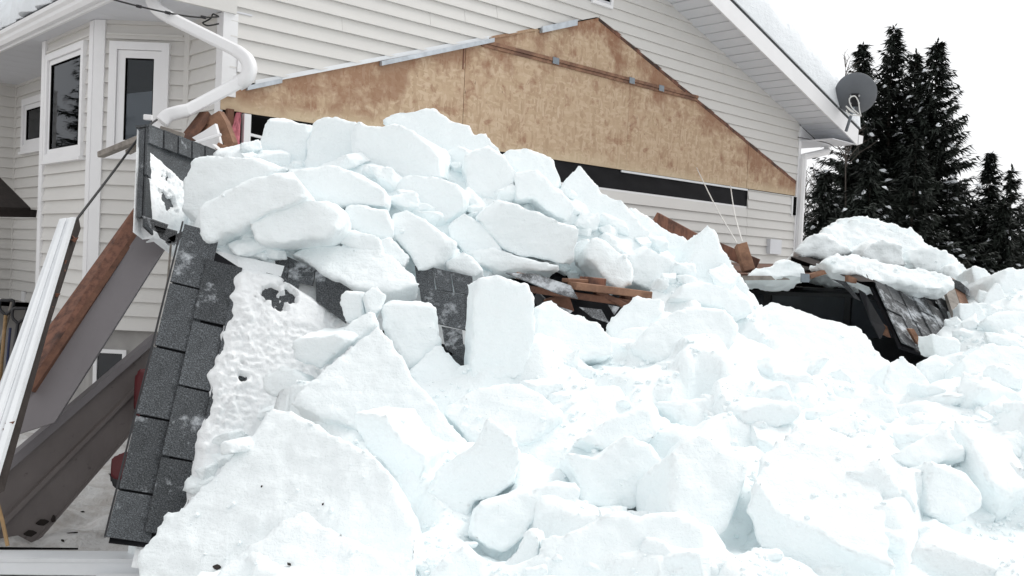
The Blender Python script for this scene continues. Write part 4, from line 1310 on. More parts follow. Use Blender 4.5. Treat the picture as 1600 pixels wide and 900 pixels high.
for (lb, poly, dep, yw, pt, th, gr) in UP:
    small = max(p[0] for p in poly) - min(p[0] for p in poly) < 60
    vx = .015 if dep > 3.4 else .0135
    if gr == GU:
        mx_, my_ = sum(p[0] for p in poly) / len(poly), sum(p[1] for p in poly) / len(poly)
        poly = [(mx_ + (x - mx_) * 1.045, my_ + (y - my_) * 1.07) for x, y in poly]
    exl = ()
    if lb.startswith('huge pale'):
        exl = (([(1165,800),(1182,745),(1215,790),(1290,836),(1330,860),(1398,884),(1404,930),(1217,930),(1209,872),(1174,840)], 2.74, -14, 8, .34),)
    block(lb, poly, dep, yw, pt, th, vox=vx * (.75 if small else 1), soft=1, group=gr, base=.10 if gr == GF else .05, extra=exl, cuts=0 if lb.startswith(('huge', 'lower pointed', 'smooth fan', 'long snow ridge', 'large smooth triangular', 'sharp snow', 'pointed snow', 'grey fist', 'bumpy crest', 'tall upright', 'tilted block with', 'pinnacled')) else 3,
          disp=((.36, .036, 'CLOUDS'), (.12, .026, 'CLOUDS'), (.045, .013, 'CLOUDS')) if not small else ((.15, .03, 'CLOUDS'), (.05, .012, 'CLOUDS')))

# ------------------------------------------------------------------ collapsed left roof slab: plane and its pieces
SA, SB, SC = P(287, 352, 4.6), P(168, 834, 3.8), P(742, 470, 5.05)
e1 = (SB - SA).normalized()                      # along the courses, down the picture
e2 = (SC - SA); e2 = (e2 - e1 * e2.dot(e1)).normalized()   # up the old roof slope, to the right
en = e1.cross(e2)
if en.y > 0: en = -en                            # towards us
LS = (SB - SA).length; WS = (SC - SA).dot(e2)
print('slab', LS, WS, en)
def sp(u, v, h=0): return SA + e1 * u + e2 * v + en * h
TABL, EXPO = .337, .143
def tab_mesh(name, mat):
    b = MB()
    l, wd = TABL - .011, EXPO + .03
    # wedge: butt edge (low v) thick, tucked edge thin
    b.hexa([(0, 0, .0), (l, 0, .0), (l, wd, -.006), (0, wd, -.006)], [(0, 0, .010), (l, 0, .013), (l, wd, -.001), (0, wd, -.001)])
    me = bpy.data.meshes.new(name); me.from_pydata([tuple(v) for v in b.v], [], b.f)
    bm = bmesh.new(); bm.from_mesh(me); bmesh.ops.recalc_face_normals(bm, faces=bm.faces); bm.to_mesh(me); bm.free()
    me.materials.append(mat); return me
TAB = tab_mesh('shingle', M['shingle']); TABF = tab_mesh('shingle_frosted', M['shingle_frost'])
def lay(parent, O, a, b, n, nu, nv, keep, me=TAB, jitter=.004, u_off=0.0, end=None):
    cnt = 0
    for j in range(nv):
        for i in range(-1, nu + 1):
            u = i * TABL + (TABL / 2 if j % 2 else 0) + u_off
            v = j * EXPO
            if not keep(u + TABL / 2, v + EXPO / 2): continue
            fit = 1.0 if end is None else min(1.0, (end + .05 * v - u) / TABL)
            if fit < .12: continue
            o = bpy.data.objects.new('shingle', me); C.objects.link(o)
            p = O + a * (u + random.uniform(-.002, .002)) + b * (v + random.uniform(-jitter, jitter)) + n * random.uniform(0, .004)
            mm = Matrix((a, b, n)).transposed().to_4x4(); mm.translation = p
            mm = mm @ Euler((random.uniform(-.05, .03), random.uniform(-.016, .016), random.uniform(-.010, .010))).to_matrix().to_4x4()
            o.matrix_world = mm @ Matrix.Diagonal((fit, 1, 1, 1))
            o.parent = parent; o.matrix_parent_inverse = parent.matrix_world.inverted()
            cnt += 1
    return cnt
slab = empty('collapsed_roof_slab', sp(LS, 0)); setp(slab, 'steep fallen roof slab with charcoal shingles hanging at the left of the pile', 'roof slab')
def px_of(p):
    q = p - CAM
    d = q.dot(fw)
    return 800 + F * q.dot(rt) / d, 450 - F * q.dot(upv) / d
# top boundary of the lower slab (crack line), as v -> minimum u
def crack(v): return .02 + .06 * noise.noise((v * 3, 0, 4)) if v < .25 else (.10 + .27 * (v - .25) if v < .95 else .30 + .05 * noise.noise((v * 5, 2, 0)))
nsh = lay(slab, SA, e1, e2, en, int(LS / TABL) + 1, int((WS + .35) / EXPO), lambda u, v: u > crack(v) + .08 and u < LS + .3, u_off=.0, end=LS + .02)
b_ = MB()
deck = [sp(.03, .012, -.012), sp(LS + .03, .012, -.012), sp(LS + .03, WS + .3, -.012), sp(.36, WS + .3, -.012), sp(.34, .95, -.012), sp(.16, .3, -.012)]
b_.prism(deck, -en * .02); b_.build('deck_board', M['membrane'], slab)
b_ = MB(); b_.hexa([sp(-.02, -.012, -.03), sp(LS + .01, -.012, -.03), sp(LS + .01, -.004, -.03), sp(-.02, -.004, -.03)], [sp(-.02, -.012, .004), sp(LS + .01, -.012, .004), sp(LS + .01, -.004, .004), sp(-.02, -.004, .004)])
b_.build('drip_edge', M['blackplastic'], slab)

# crusty thin snow still sticking to the slab
def crust(name, u0, u1, v0, v1, th, label, O, a, b, n, seed=0, res=.012, thr=.0, amp=.05, mat=None, mask=None):
    ni, nj = int((u1 - u0) / res) + 1, int((v1 - v0) / res) + 1
    vv, ff = [], []
    for j in range(nj):
        for i in range(ni):
            u, v = u0 + i * res, v0 + j * res
            m_ = mask(u, v) if mask else min(1, min(u - u0, u1 - u, v - v0, v1 - v) / .08)
            p = Vector((u + .03 * noise.noise((u * 9, v * 9, seed + 5)), v + .03 * noise.noise((u * 9, v * 9, seed + 8)), seed))
            h = noise.fractal(p * 3.1, .8, 2.0, 4) * amp * .5 + amp * (.25 + 1.1 * max(0, noise.noise(p * 2.7) + .35)) * (.6 * abs(noise.noise(p * 9)) + 1.5 * abs(noise.noise(p * 24)) + 1.3 * abs(noise.noise(p * 53)) - .8)
            q = th + h
            q = q * min(1, max(-1, m_)) if m_ > 0 else -abs(q) * .3 + m_ * .06 - .004
            if m_ < .35: q -= (.35 - m_) * .05
            vv.append(O + a * u + b * v + n * max(-.04, min(q, th * 2.2)))
    for j in range(nj - 1):
        for i in range(ni - 1):
            k = j * ni + i
            ff.append((k, k + 1, k + ni + 1, k + ni))
    o = mesh(name, vv, ff, mat or M['snow_rough'], None, True)
    setp(o, label, 'snow', kind='thing')
    return o
def cr_mask(u, v):
    edge = .285 - .015 * u + .12 * max(0, .3 - u) + .045 * noise.noise((u * 6, 3, 1)) + .02 * noise.noise((u * 19, 7, 1))
    top = .16 + .06 * noise.noise((v * 4, 9, 2)) + max(0, (v - .5)) * .45
    a_ = min((v - edge) / .05, (u - top) / .05)
    holes = noise.fractal((u * 5, v * 5, 11), .7, 2, 4)
    return min(a_, 1, (.66 - holes) * 9)
crust('snow_crust', .08, LS + .12, .12, WS + .28, .046, 'thin crusty snow stuck on the fallen shingles, shingle showing through holes', SA, e1, e2, en, 4, .0085, amp=.020, mask=cr_mask)

# ------------------------------------------------------------------ upper left roof piece with ridge caps
UA, UB, UC, UD = P(226, 200, 5.15), P(334, 240, 5.9), P(312, 355, 5.0), P(221, 338, 4.85)
up_ = empty('broken_roof_corner', UD); setp(up_, 'broken roof corner with dark ridge shingles and patchy snow below the downspout', 'roof slab')
nU = (UB - UA).cross(UD - UA).normalized()
UC = hit(318, 352, UA, nU)
if nU.y > 0: nU = -nU
b_ = MB(); b_.prism([UA, UB, UC, UD], -nU * .03); b_.build('deck_board', M['shingle'], up_)
a_ = (UD - UA).normalized(); bb_ = (UB - UA); bb_ = (bb_ - a_ * bb_.dot(a_)).normalized()
hU, wU = (UD - UA).length, (UB - UA).length
lay(up_, UA + nU * .004, a_, bb_, nU, 2, 2, lambda u, v: u < hU + .05 and u > .05, me=TAB)
for k in range(5):
    t0, t1 = k / 5, (k + 1) / 5 - .012
    p0, p1 = UA + (UB - UA) * t0, UA + (UB - UA) * t1
    dn = (UD - UA).normalized() * .115
    b_ = MB(); b_.hexa([p0 + nU * .018, p1 + nU * .014, p1 + dn + nU * .014, p0 + dn + nU * .02], [p0 + nU * .03, p1 + nU * .026, p1 + dn + nU * .024, p0 + dn + nU * .032])
    b_.build('ridge_cap', M['shingle'], up_)
    b_ = MB(); b_.hexa([p0 + nU * .03, p1 + nU * .026, p1 - nU * .06 + ZV * .02, p0 - nU * .06 + ZV * .02], [p0 + nU * .03 + ZV * .012, p1 + nU * .026 + ZV * .012, p1 - nU * .06 + ZV * .032, p0 - nU * .06 + ZV * .032])
    b_.build('ridge_cap', M['shingle'], up_)
for q in ([(222, 338), (262, 352), (255, 368), (236, 358)], [(240, 352), (276, 362), (272, 384), (250, 372)], [(262, 372), (285, 362), (278, 384)], [(258, 378), (270, 375), (264, 384)]):
    b_ = MB(); b_.prism([P(x, y, 4.78) for x, y in q], (.0, .012, .004)); b_.build('torn_shingle', M['shingle_frost'], up_)
def um(u, v):
    h = noise.fractal((u * 7, v * 7, 21), .7, 2, 4)
    return min((u - .12) / .05, (hU + .10 - u) / .05, (v - .008 - .10 * max(0, u / hU - .45)) / .03, (.46 - h) * 7, 1)
crust('snow_crust', .0, hU + .1, -.01, min(wU, .75), .026, 'patchy snow clinging to the broken roof corner', UA, a_, bb_, nU + Vector((0, 0, 0)), 31, .009, amp=.013, mask=um)

# upper slab fragments showing between crust and blocks
for lb, qs, dp, mt in (('row of snow dusted shingles along the crack above the crust', [[(372,360),(415,382),(408,405),(366,384)], [(398,383),(452,402),(448,440),(398,440)], [(452,402),(492,420),(488,446),(450,436)], [(492,420),(552,452),(540,505),(494,470)]], 4.72, 'shingle_dusted'),
                       ('short run of shingles below the dipped slab', [[(648,415),(676,418),(680,452),(652,448)], [(676,418),(704,424),(708,456),(682,452)], [(704,424),(738,432),(740,462),(710,456)], [(655,448),(690,454),(694,508),(662,500)], [(690,454),(724,460),(728,516),(694,508)], [(724,460),(742,463),(745,520),(728,516)], [(690,510),(722,516),(726,562),(696,545)]], 4.85, 'shingle_dusted')):
    t = empty('shingle_row', P(qs[0][0][0], qs[0][0][1], dp)); setp(t, lb, 'shingles')
    for q in qs:
        b_ = MB(); b_.prism([P(x, y, dp - (y - 430) * .0022) for x, y in q], (.0, .016, -.004)); b_.build('shingle', M[mt], t)

# ------------------------------------------------------------------ broken lumber in the middle
def plank(name, label, p0, p1, w_, h_, mat, cat='plank', group='broken lumber in the middle of the pile', upd=(0, 0, 1)):
    b_ = MB(); b_.bar(p0, p1, w_, h_, upd)
    o = b_.build(name, M[mat] if isinstance(mat, str) else mat)
    bv = o.modifiers.new('edge', 'BEVEL'); bv.width = .004; bv.segments = 1
    setp(o, label, cat, group)
    return o
L5 = 5.0
plank('broken_rafter', 'reddish rafter running right under the tilted brick shaped block', P(893, 446, L5), P(1012, 461, L5 + .25), .09, .042, 'lumber')
plank('broken_rafter', 'dark reddish rafter below the long rafter', P(830, 452, L5 - .05), P(985, 474, L5 + .2), .09, .038, 'lumberdark')
plank('broken_rafter', 'short light board on top of the broken rafters', P(882, 438, L5 + .05), P(916, 439, L5 + .12), .06, .022, 'lumber')
plank('broken_rafter', 'splintered dark log end beside the light board', P(912, 439, L5 + .12), P(940, 442, L5 + .2), .08, .05, 'timber')
plank('broken_rafter', 'stained rafter stub at the left of the lumber gap', P(806, 430, L5), P(840, 436, L5), .08, .035, 'lumber')
plank('broken_rafter', 'dark board crossing below the rafters', P(930, 455, L5 + .1), P(985, 482, L5 + .15), .06, .03, 'lumberdark')
plank('broken_rafter', 'upright stained board behind the sloping block', P(868, 462, L5 + .05), P(878, 492, L5 + .05), .14, .05, 'lumberdark', upd=(0, 1, 0))
plank('broken_rafter', 'short splinter at the right end of the gap', P(972, 462, L5 + .2), P(1010, 478, L5 + .3), .05, .03, 'timber')
plank('broken_rafter', 'black stub of framing left of the upright board', P(836, 462, L5 + .15), P(852, 478, L5 + .15), .12, .06, 'blackplastic')
t = empty('felt_flap', P(870, 440, 4.95)); setp(t, 'torn snow dusted shingle flap hanging over the broken rafters', 'shingles')
q = [(790, 426), (836, 428), (892, 446), (903, 466), (872, 458), (842, 446)]
b_ = MB(); b_.prism([P(x, y, 4.93 - (y - 430) * .003) for x, y in q], (0, .02, -.006)); b_.build('felt', M['shingle_frost'], t)
t = empty('shingle_scrap', P(945, 490, 4.95)); setp(t, 'snow caked shingle scraps under the lumber gap', 'shingles')
for q in ([(905, 480), (940, 484), (952, 505), (925, 496)], [(870, 478), (895, 486), (884, 496), (868, 488)], [(950, 476), (968, 480), (960, 492)]):
    b_ = MB(); b_.prism([P(x, y, 4.98 - (y - 470) * .003) for x, y in q], (0, .02, 0)); b_.build('scrap', M['shingle_frost'], t)
# black sheet added to stand for the dark void behind
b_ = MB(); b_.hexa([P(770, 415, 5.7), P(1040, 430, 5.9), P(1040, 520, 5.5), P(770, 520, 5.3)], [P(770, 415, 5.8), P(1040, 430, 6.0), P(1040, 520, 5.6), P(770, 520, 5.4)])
o = b_.build('dark_void_sheet', M['membrane']); setp(o, 'black sheet added as the dark gap behind the broken rafters', 'felt')

# ------------------------------------------------------------------ timbers in front of the lower siding
plank('fallen_rafter', 'long brown rafter leaning down right before the lower siding', P(1024, 340, 8.1), P(1122, 393, 7.9), .09, .10, 'timber', 'rafter', 'brown rafters before the siding')
plank('fallen_rafter', 'brown rafter continuing behind the pinnacle to the snow', P(1118, 386, 7.8), P(1184, 414, 7.7), .09, .10, 'timber', 'rafter', 'brown rafters before the siding')
plank('fallen_rafter', 'short upright brown stud crossing the fallen rafter', P(1157, 382, 7.55), P(1170, 424, 7.5), .09, .10, 'lumber', 'rafter', 'brown rafters before the siding', (0, 1, 0))
for lb, a_p, b_p in (('left one of two pale strings hanging before the siding', (1085, 262), (1152, 380)), ('right one of two pale strings hanging before the siding', (1138, 290), (1160, 378))):
    b_ = MB(); b_.tube(smoothpath([gable.pt(*gable.uv(*a_p), .03), P((a_p[0] + b_p[0]) / 2 - 1, (a_p[1] + b_p[1]) / 2, 9.0), P(b_p[0], b_p[1], 7.7)], 6), .006, 5)
    o = b_.build('string', M['cablewhite']); setp(o, lb, 'string', 'strings hanging from the strand board')

# ------------------------------------------------------------------ right wreck: deck, dark hollow with vehicle, frosted shingles
rw = empty('collapsed_carport', P(1300, 560, 7.5)); setp(rw, 'collapsed right roof with frosted shingles over a dark hollow', 'roof wreck')
def quad(name, mt, pts, thick, parent, ax=None):
    b_ = MB(); q = [P(*p) for p in pts]
    n_ = (q[1] - q[0]).cross(q[2] - q[0]).normalized() if ax is None else Vector(ax).normalized()
    b_.prism(q, n_ * thick); return b_.build(name, M[mt], parent)
quad('edge_board', 'greywood', [(1150, 431, 7.0), (1268, 431, 7.3), (1268, 437, 7.3), (1150, 438, 7.0)], .05, rw, (0, 1, 0))
quad('roof_deck', 'lumberdark', [(1120, 428, 7.05), (1270, 428, 7.35), (1300, 414, 10.5), (1120, 410, 10.5)], -.04, rw, (0, 0, 1))
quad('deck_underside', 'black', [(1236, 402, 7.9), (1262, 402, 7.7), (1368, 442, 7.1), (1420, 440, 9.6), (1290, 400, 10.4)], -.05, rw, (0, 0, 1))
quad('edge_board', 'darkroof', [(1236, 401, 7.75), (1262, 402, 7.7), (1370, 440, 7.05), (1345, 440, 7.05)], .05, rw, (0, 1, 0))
quad('broken_rafter', 'lumber', [(1266, 428, 7.2), (1288, 422, 7.25), (1292, 428, 7.25), (1268, 435, 7.2)], .08, rw, (0, 1, 0))
quad('bracket', 'steel', [(1252, 427, 7.1), (1265, 428, 7.1), (1265, 441, 7.1), (1252, 441, 7.1)], .02, rw, (0, 1, 0))
quad('broken_rafter', 'lumber', [(1326, 430, 7.1), (1340, 436, 7.1), (1338, 443, 7.1), (1326, 440, 7.1)], .08, rw, (0, 1, 0))
quad('hanging_strip', 'blackplastic', [(1342, 452, 7.1), (1352, 458, 7.0), (1384, 512, 6.75), (1376, 530, 6.75), (1360, 500, 6.9)], .02, rw, (0, 1, 0))
quad('hanging_strip', 'shingle', [(1300, 436, 7.25), (1322, 440, 7.2), (1345, 470, 7.1), (1336, 466, 7.1), (1316, 444, 7.2)], .02, rw, (0, 1, 0))
quad('broken_rafter', 'lumber', [(1378, 504, 6.85), (1386, 510, 6.8), (1392, 528, 6.75), (1380, 522, 6.8)], .06, rw, (0, 1, 0))
quad('broken_rafter', 'lumber', [(1420, 514, 6.72), (1428, 514, 6.72), (1440, 534, 6.7), (1434, 538, 6.7)], .05, rw, (0, 1, 0))
# frosted shingle courses running down the fallen slope
WA, WB_, WC = P(1362, 438, 7.15), P(1412, 546, 6.6), P(1502, 434, 8.05)
w1 = (WB_ - WA).normalized(); w2 = (WC - WA); w2 = (w2 - w1 * w2.dot(w1)).normalized(); wn_ = w1.cross(w2)
if wn_.y > 0: wn_ = -wn_
LW = (WB_ - WA).length; WW = (WC - WA).dot(w2)
lens = [1.02, 1.0, .92, .86, .84, .80, .78, .76, .74, .7, .7, .7]
def wkeep(u, v):
    j = int(v / EXPO); return -.05 < u < LW * lens[min(j, 11)] - .06
print('wreck', LW, WW)
lay(rw, WA, w1, w2, wn_, 3, int(WW / EXPO) + 1, wkeep, me=TABF, jitter=.012)
b_ = MB(); b_.prism([WA + w1 * u + w2 * v - wn_ * .02 for u, v in ((-.1, 0), (LW * .93, .02), (LW * .90, .28), (LW * .72, .5), (LW * .6, WW + .05), (-.1, WW + .05))], -wn_ * .025)
b_.build('deck_board', M['membrane'], rw)
quad('added_dark_backing', 'membrane', [(1150, 436, 9.6), (1520, 440, 9.8), (1520, 640, 9.8), (1150, 640, 9.6)], .05, rw, (0, 1, 0))  # black sheet added behind the vehicle to keep the hollow dark
for k, (a, c) in enumerate((((1480, 446, 7.6), (1502, 512, 7.1)), ((1492, 440, 7.8), (1510, 490, 7.3)))):
    b_ = MB(); b_.bar(P(*a), P(*c), .10, .03, (0, 1, 0)); b_.build('slat', M['greywood' if k == 0 else 'lumber'], rw)
for q in ([(1476, 432), (1500, 440), (1526, 462), (1520, 466), (1490, 448)], [(1446, 434), (1478, 440), (1500, 466), (1492, 466), (1462, 446)]):
    b_ = MB(); b_.prism([P(x, y, 7.6) for x, y in q], (0, .02, 0)); b_.build('torn_shingle', M['shingle_frost'], rw)
# dark vehicle in the hollow
car = empty('parked_vehicle', P(1290, 700, 7.9)); setp(car, 'black vehicle barely visible in the dark hollow under the collapsed roof', 'vehicle')
vd = Vector((.90, .43, 0)).normalized(); vn = Vector((-vd.y, vd.x, 0)); vo = P(1150, 440, 8.0); vo.z = 0
prof = [(-1.2, .35), (3.2, .35), (3.25, .8), (3.1, 1.0), (2.5, 1.08), (1.9, 1.52), (-.8, 1.55), (-1.2, 1.05)]
b_ = MB(); b_.prism([vo + vd * a + ZV * z for a, z in prof], vn * 1.7); o = b_.build('body', M['carblack'], car)
bv = o.modifiers.new('edge', 'BEVEL'); bv.width = .05; bv.segments = 3
for q in ([(-.7, 1.08), (.3, 1.08), (.3, 1.45), (-.6, 1.45)], [(.4, 1.08), (1.25, 1.08), (1.25, 1.45), (.4, 1.45)], [(1.35, 1.08), (2.3, 1.08), (1.85, 1.42), (1.35, 1.45)]):
    b_ = MB(); b_.prism([vo + vd * a + ZV * z - vn * .012 for a, z in q], vn * .008); b_.build('window', M['carglass'], car)
for a in (-.3, 2.4):
    v, f = [], []
    b_ = MB(); cc_ = vo + vd * a + ZV * .45
    b_.tube([cc_ - vn * .03, cc_ + vn * .2], .32, 20); b_.build('wheel', M['rubber'], car)

# snow sheets and blocks lying on the right wreck
UP2 = [
 ('crumbly snow cap running along the whole right wreck behind its blocks', [(1243,402),(1262,374),(1300,352),(1332,340),(1400,357),(1455,376),(1500,408),(1518,440),(1440,442),(1372,438),(1300,420)], 8.35, 4, 26, .4),
 ('snow sheet draped over the edge of the right wreck', [(1262,404),(1300,396),(1350,400),(1420,418),(1500,432),(1490,446),(1456,450),(1420,442),(1372,440),(1320,424)], 7.25, 6, 40, .16),
 ('lumpy snow heap at the left end of the right wreck', [(1240,394),(1262,371),(1287,362),(1302,367),(1330,392),(1300,404),(1256,402)], 8.2, -4, 14, .5),
 ('topmost snow block on the right wreck below the spruces', [(1285,372),(1312,342),(1332,334),(1375,345),(1427,356),(1454,371),(1458,388),(1420,392),(1350,384),(1300,384)], 8.6, 4, 12, .5),
 ('square faced block in front of the topmost block on the wreck', [(1348,388),(1375,372),(1415,383),(1422,419),(1385,414),(1346,404)], 8.0, 4, 4, .4),
 ('right end block on the wreck stepping down to the heap', [(1418,388),(1457,382),(1491,401),(1508,424),(1470,430),(1424,420)], 8.2, 8, 10, .4),
 ('jagged lumps of snow at the right end of the wreck', [(1488,412),(1502,408),(1512,420),(1516,440),(1500,448),(1484,434)], 8.0, 8, 16, .3),
 ('small heap of snow on the grey deck edge', [(1166,432),(1180,418),(1205,412),(1226,403),(1246,402),(1262,418),(1262,432),(1215,435)], 7.15, 4, 20, .35),
]
for (lb, poly, dep, yw, pt, th) in UP2:
    block(lb, poly, dep, yw, pt, th, vox=.018, soft=1, rag=2.6, group=GR, base=None, cuts=2, disp=((.30, .10, 'CLOUDS'), (.10, .075, 'CLOUDS'), (.04, .022, 'CLOUDS')))
# ------------------------------------------------------------------ debris at the left
def hexpx(name, mt, a, b, parent):
    b_ = MB(); b_.hexa([P(*p) for p in a], [P(*p) for p in b]); o = b_.build(name, M[mt], parent)
    return o
# white fascia with gutter profile, leaning
t = empty('fallen_fascia', P(-20, 760, 3.9)); setp(t, 'long white metal fascia leaning at the left edge with dark torn underside', 'fascia')
A0, A1, Bz0, Bz1 = (93, 342, 4.7), (117, 339, 4.7), (-50, 745, 3.75), (-8, 760, 3.75)
for k in range(4):
    f0, f1 = k / 4, (k + 1) / 4 - .02
    def lp3(p, q, f_): return tuple(p[i] + (q[i] - p[i]) * f_ for i in range(3))
    a0, a1 = lp3(A0, A1, f0), lp3(A0, A1, f1); c0, c1 = lp3(Bz0, Bz1, f0), lp3(Bz0, Bz1, f1)
    dz = .012 if k % 2 else 0
    q = [P(*a0) - fw * dz, P(*a1) - fw * dz, P(*c1) - fw * dz, P(*c0) - fw * dz]
    b_ = MB(); b_.prism(q, fw * (.02 + dz)); b_.build('metal_rib', M['aluminium_white'], t)
b_ = MB(); b_.prism([P(88, 372, 4.72), P(104, 372, 4.72), P(-6, 700, 3.9), P(-40, 700, 3.9)], fw * .02); b_.build('back_flange', M['aluminium_white'], t)
b_ = MB(); b_.prism([P(116, 340, 4.71), P(119, 356, 4.72), P(10, 690, 3.95), P(-4, 772, 3.77), P(-12, 762, 3.76)], fw * .05); b_.build('torn_underside', M['darkroof'], t)
rnd = random.Random(4)
for k in range(16):
    u = rnd.random()
    p = P(118 - 122 * u, 352 + 340 * u, 4.7 - .85 * u)
    b_ = MB(); d = Vector((rnd.uniform(.2, 1), 0, rnd.uniform(-1, .3))).normalized() * rnd.uniform(.015, .045)
    b_.prism([p, p + d, p + d * .6 + Vector((0, 0, -.02))], fw * .01); b_.build('splinter', M['timber'], t)
# cable from the corner to the fascia
b_ = MB(); b_.tube(smoothpath([P(245, 187, 5.6), P(225, 205, 5.3), P(172, 275, 5.0), P(116, 348, 4.72)], 6), .0065, 6)
o = b_.build('hanging_cable', M['rubber']); setp(o, 'black cable stretched from the broken roof corner to the white fascia', 'cable')
# header beam: brown timber with grey board face
t = empty('header_beam', P(30, 690, 4.2)); setp(t, 'leaning brown header timber with a wide grey painted board', 'beam')
hexpx('timber', 'timber', [(214, 318, 5.25), (222, 350, 5.15), (44, 605, 4.35), (22, 585, 4.45)], [(228, 322, 5.4), (236, 352, 5.3), (60, 610, 4.5), (38, 590, 4.6)], t)
hexpx('timber', 'lumberdark', [(221, 347, 5.14), (226, 353, 5.13), (50, 612, 4.33), (42, 604, 4.34)], [(236, 352, 5.28), (240, 356, 5.28), (64, 616, 4.48), (58, 610, 4.49)], t)
hexpx('painted_board', 'mauve', [(226, 353, 5.12), (258, 386, 5.05), (112, 640, 4.38), (8, 735, 4.2), (6, 700, 4.2)][:4] and [(225, 352, 5.12), (258, 386, 5.05), (85, 660, 4.32), (-8, 690, 4.2)], [(228, 352, 5.17), (261, 386, 5.10), (88, 660, 4.37), (-5, 690, 4.25)], t)
# taupe siding panel with ribs
t = empty('fallen_metal_sheet', P(60, 830, 4.45)); setp(t, 'fallen taupe metal panel with long ribs lying against the snow at left', 'panel')
TL, TR, BR, BL = P(-60, 775, 4.15), P(240, 522, 4.95), P(240, 634, 4.85), P(60, 830, 4.32)
BL2 = P(-60, 981, 4.15)
def bil(u, v):
    top = TL + (TR - TL) * u
    bt = BL2 + (BR - BL2) * u
    return top + (bt - top) * v
pn = (TR - TL).cross(BL2 - TL).normalized()
if pn.y > 0: pn = -pn
for (v0, v1, hh, nm) in ((0, .10, .03, 'top_flange'), (.105, .47, .0, 'panel_strip'), (.47, .53, .022, 'rib'), (.53, .97, .0, 'panel_strip'), (.97, 1.0, .015, 'bottom_hem')):
    vv, ff = [], []
    n_ = 14
    for k in range(n_ + 1):
        u = k / n_
        for (v_, h_) in ((v0, hh), (v1, hh), (v1, -.015), (v0, -.015)):
            vv.append(bil(u, v_) + pn * h_)
    for k in range(n_):
        for e in range(4):
            ff.append((k * 4 + e, k * 4 + (e + 1) % 4, k * 4 + 4 + (e + 1) % 4, k * 4 + 4 + e))
    ff += [(3, 2, 1, 0), (n_ * 4, n_ * 4 + 1, n_ * 4 + 2, n_ * 4 + 3)]
    mesh(nm, vv, ff, M['mauve'] if nm == 'top_flange' else M['taupe'], t)
# white boxed panel on the ground at the bottom left
t = empty('white_boxed_trim', P(60, 890, 4.0)); setp(t, 'white boxed panel lying on the ground at the bottom left corner', 'panel')
hexpx('top_face', 'aluminium_white', [(-60, 859, 4.02), (300, 862, 4.06), (300, 874, 3.94), (-60, 872, 3.9)], [(-60, 866, 4.02), (300, 868, 4.06), (300, 880, 3.94), (-60, 878, 3.9)], t)
hexpx('front_face', 'aluminium_white', [(-60, 875, 3.905), (300, 877, 3.945), (300, 901, 3.93), (-60, 897, 3.89)], [(-60, 875, 3.95), (300, 877, 3.99), (300, 901, 3.98), (-60, 897, 3.94)], t)
hexpx('lower_ledge', 'aluminium_white', [(150, 896, 3.87), (300, 897, 3.89), (300, 930, 3.88), (150, 930, 3.86)], [(150, 896, 3.92), (300, 897, 3.94), (300, 930, 3.93), (150, 930, 3.91)], t)
hexpx('rubber_seal', 'black', [(-60, 854, 4.04), (122, 856, 4.05), (122, 859, 4.04), (-60, 859, 4.03)], [(-60, 854, 4.08), (122, 856, 4.09), (122, 859, 4.08), (-60, 859, 4.07)], t)
# stick
b_ = MB(); b_.tube([P(-6, 778, 4.05), P(4, 815, 4.02), P(12, 853, 4.0)], .008, 6); o = b_.build('yellow_stick', M['bamboo']); setp(o, 'thin yellow stick standing at the bottom left edge', 'stick')
b_ = MB(); b_.tube([P(268, 372, 4.95), P(262, 440, 4.9), P(243, 520, 4.85)], .006, 6); o = b_.build('thin_lath', M['greywood']); setp(o, 'thin lath hanging behind the top of the fallen shingles', 'stick')
# red machine behind the slab
t = empty('red_machine', P(185, 770, 4.3)); setp(t, 'red plastic bodywork peeping out behind the fallen shingle edge', 'machine')
def blob(name, mt, pts, dep, th, parent):
    me = bpy.data.meshes.new(name)
    fr = [P(x, y, dep) for x, y in pts]; k = len(fr); bk = [p + Vector((.25, th, 0)) for p in fr]
    me.from_pydata([tuple(p) for p in fr + bk], [], [tuple(range(k)), tuple(range(2 * k - 1, k - 1, -1))] + [(i, i + k, (i + 1) % k + k, (i + 1) % k) for i in range(k)])
    bm = bmesh.new(); bm.from_mesh(me); bmesh.ops.recalc_face_normals(bm, faces=bm.faces); bm.to_mesh(me); bm.free()
    nm = erode(me, .012, 4, (), M[mt])
    o = bpy.data.objects.new(name, nm); C.objects.link(o); o.parent = parent; o.matrix_parent_inverse = parent.matrix_world.inverted()
blob('hood', 'red', [(207, 590), (216, 575), (230, 580), (232, 650), (212, 655), (205, 630)], 4.7, .3, t)
blob('bumper', 'red', [(170, 724), (174, 714), (192, 706), (215, 706), (215, 752), (178, 752), (169, 740)], 4.45, .3, t)
blob('dark_grille', 'blackplastic', [(168, 740), (180, 735), (215, 745), (215, 775), (176, 765)], 4.5, .3, t)
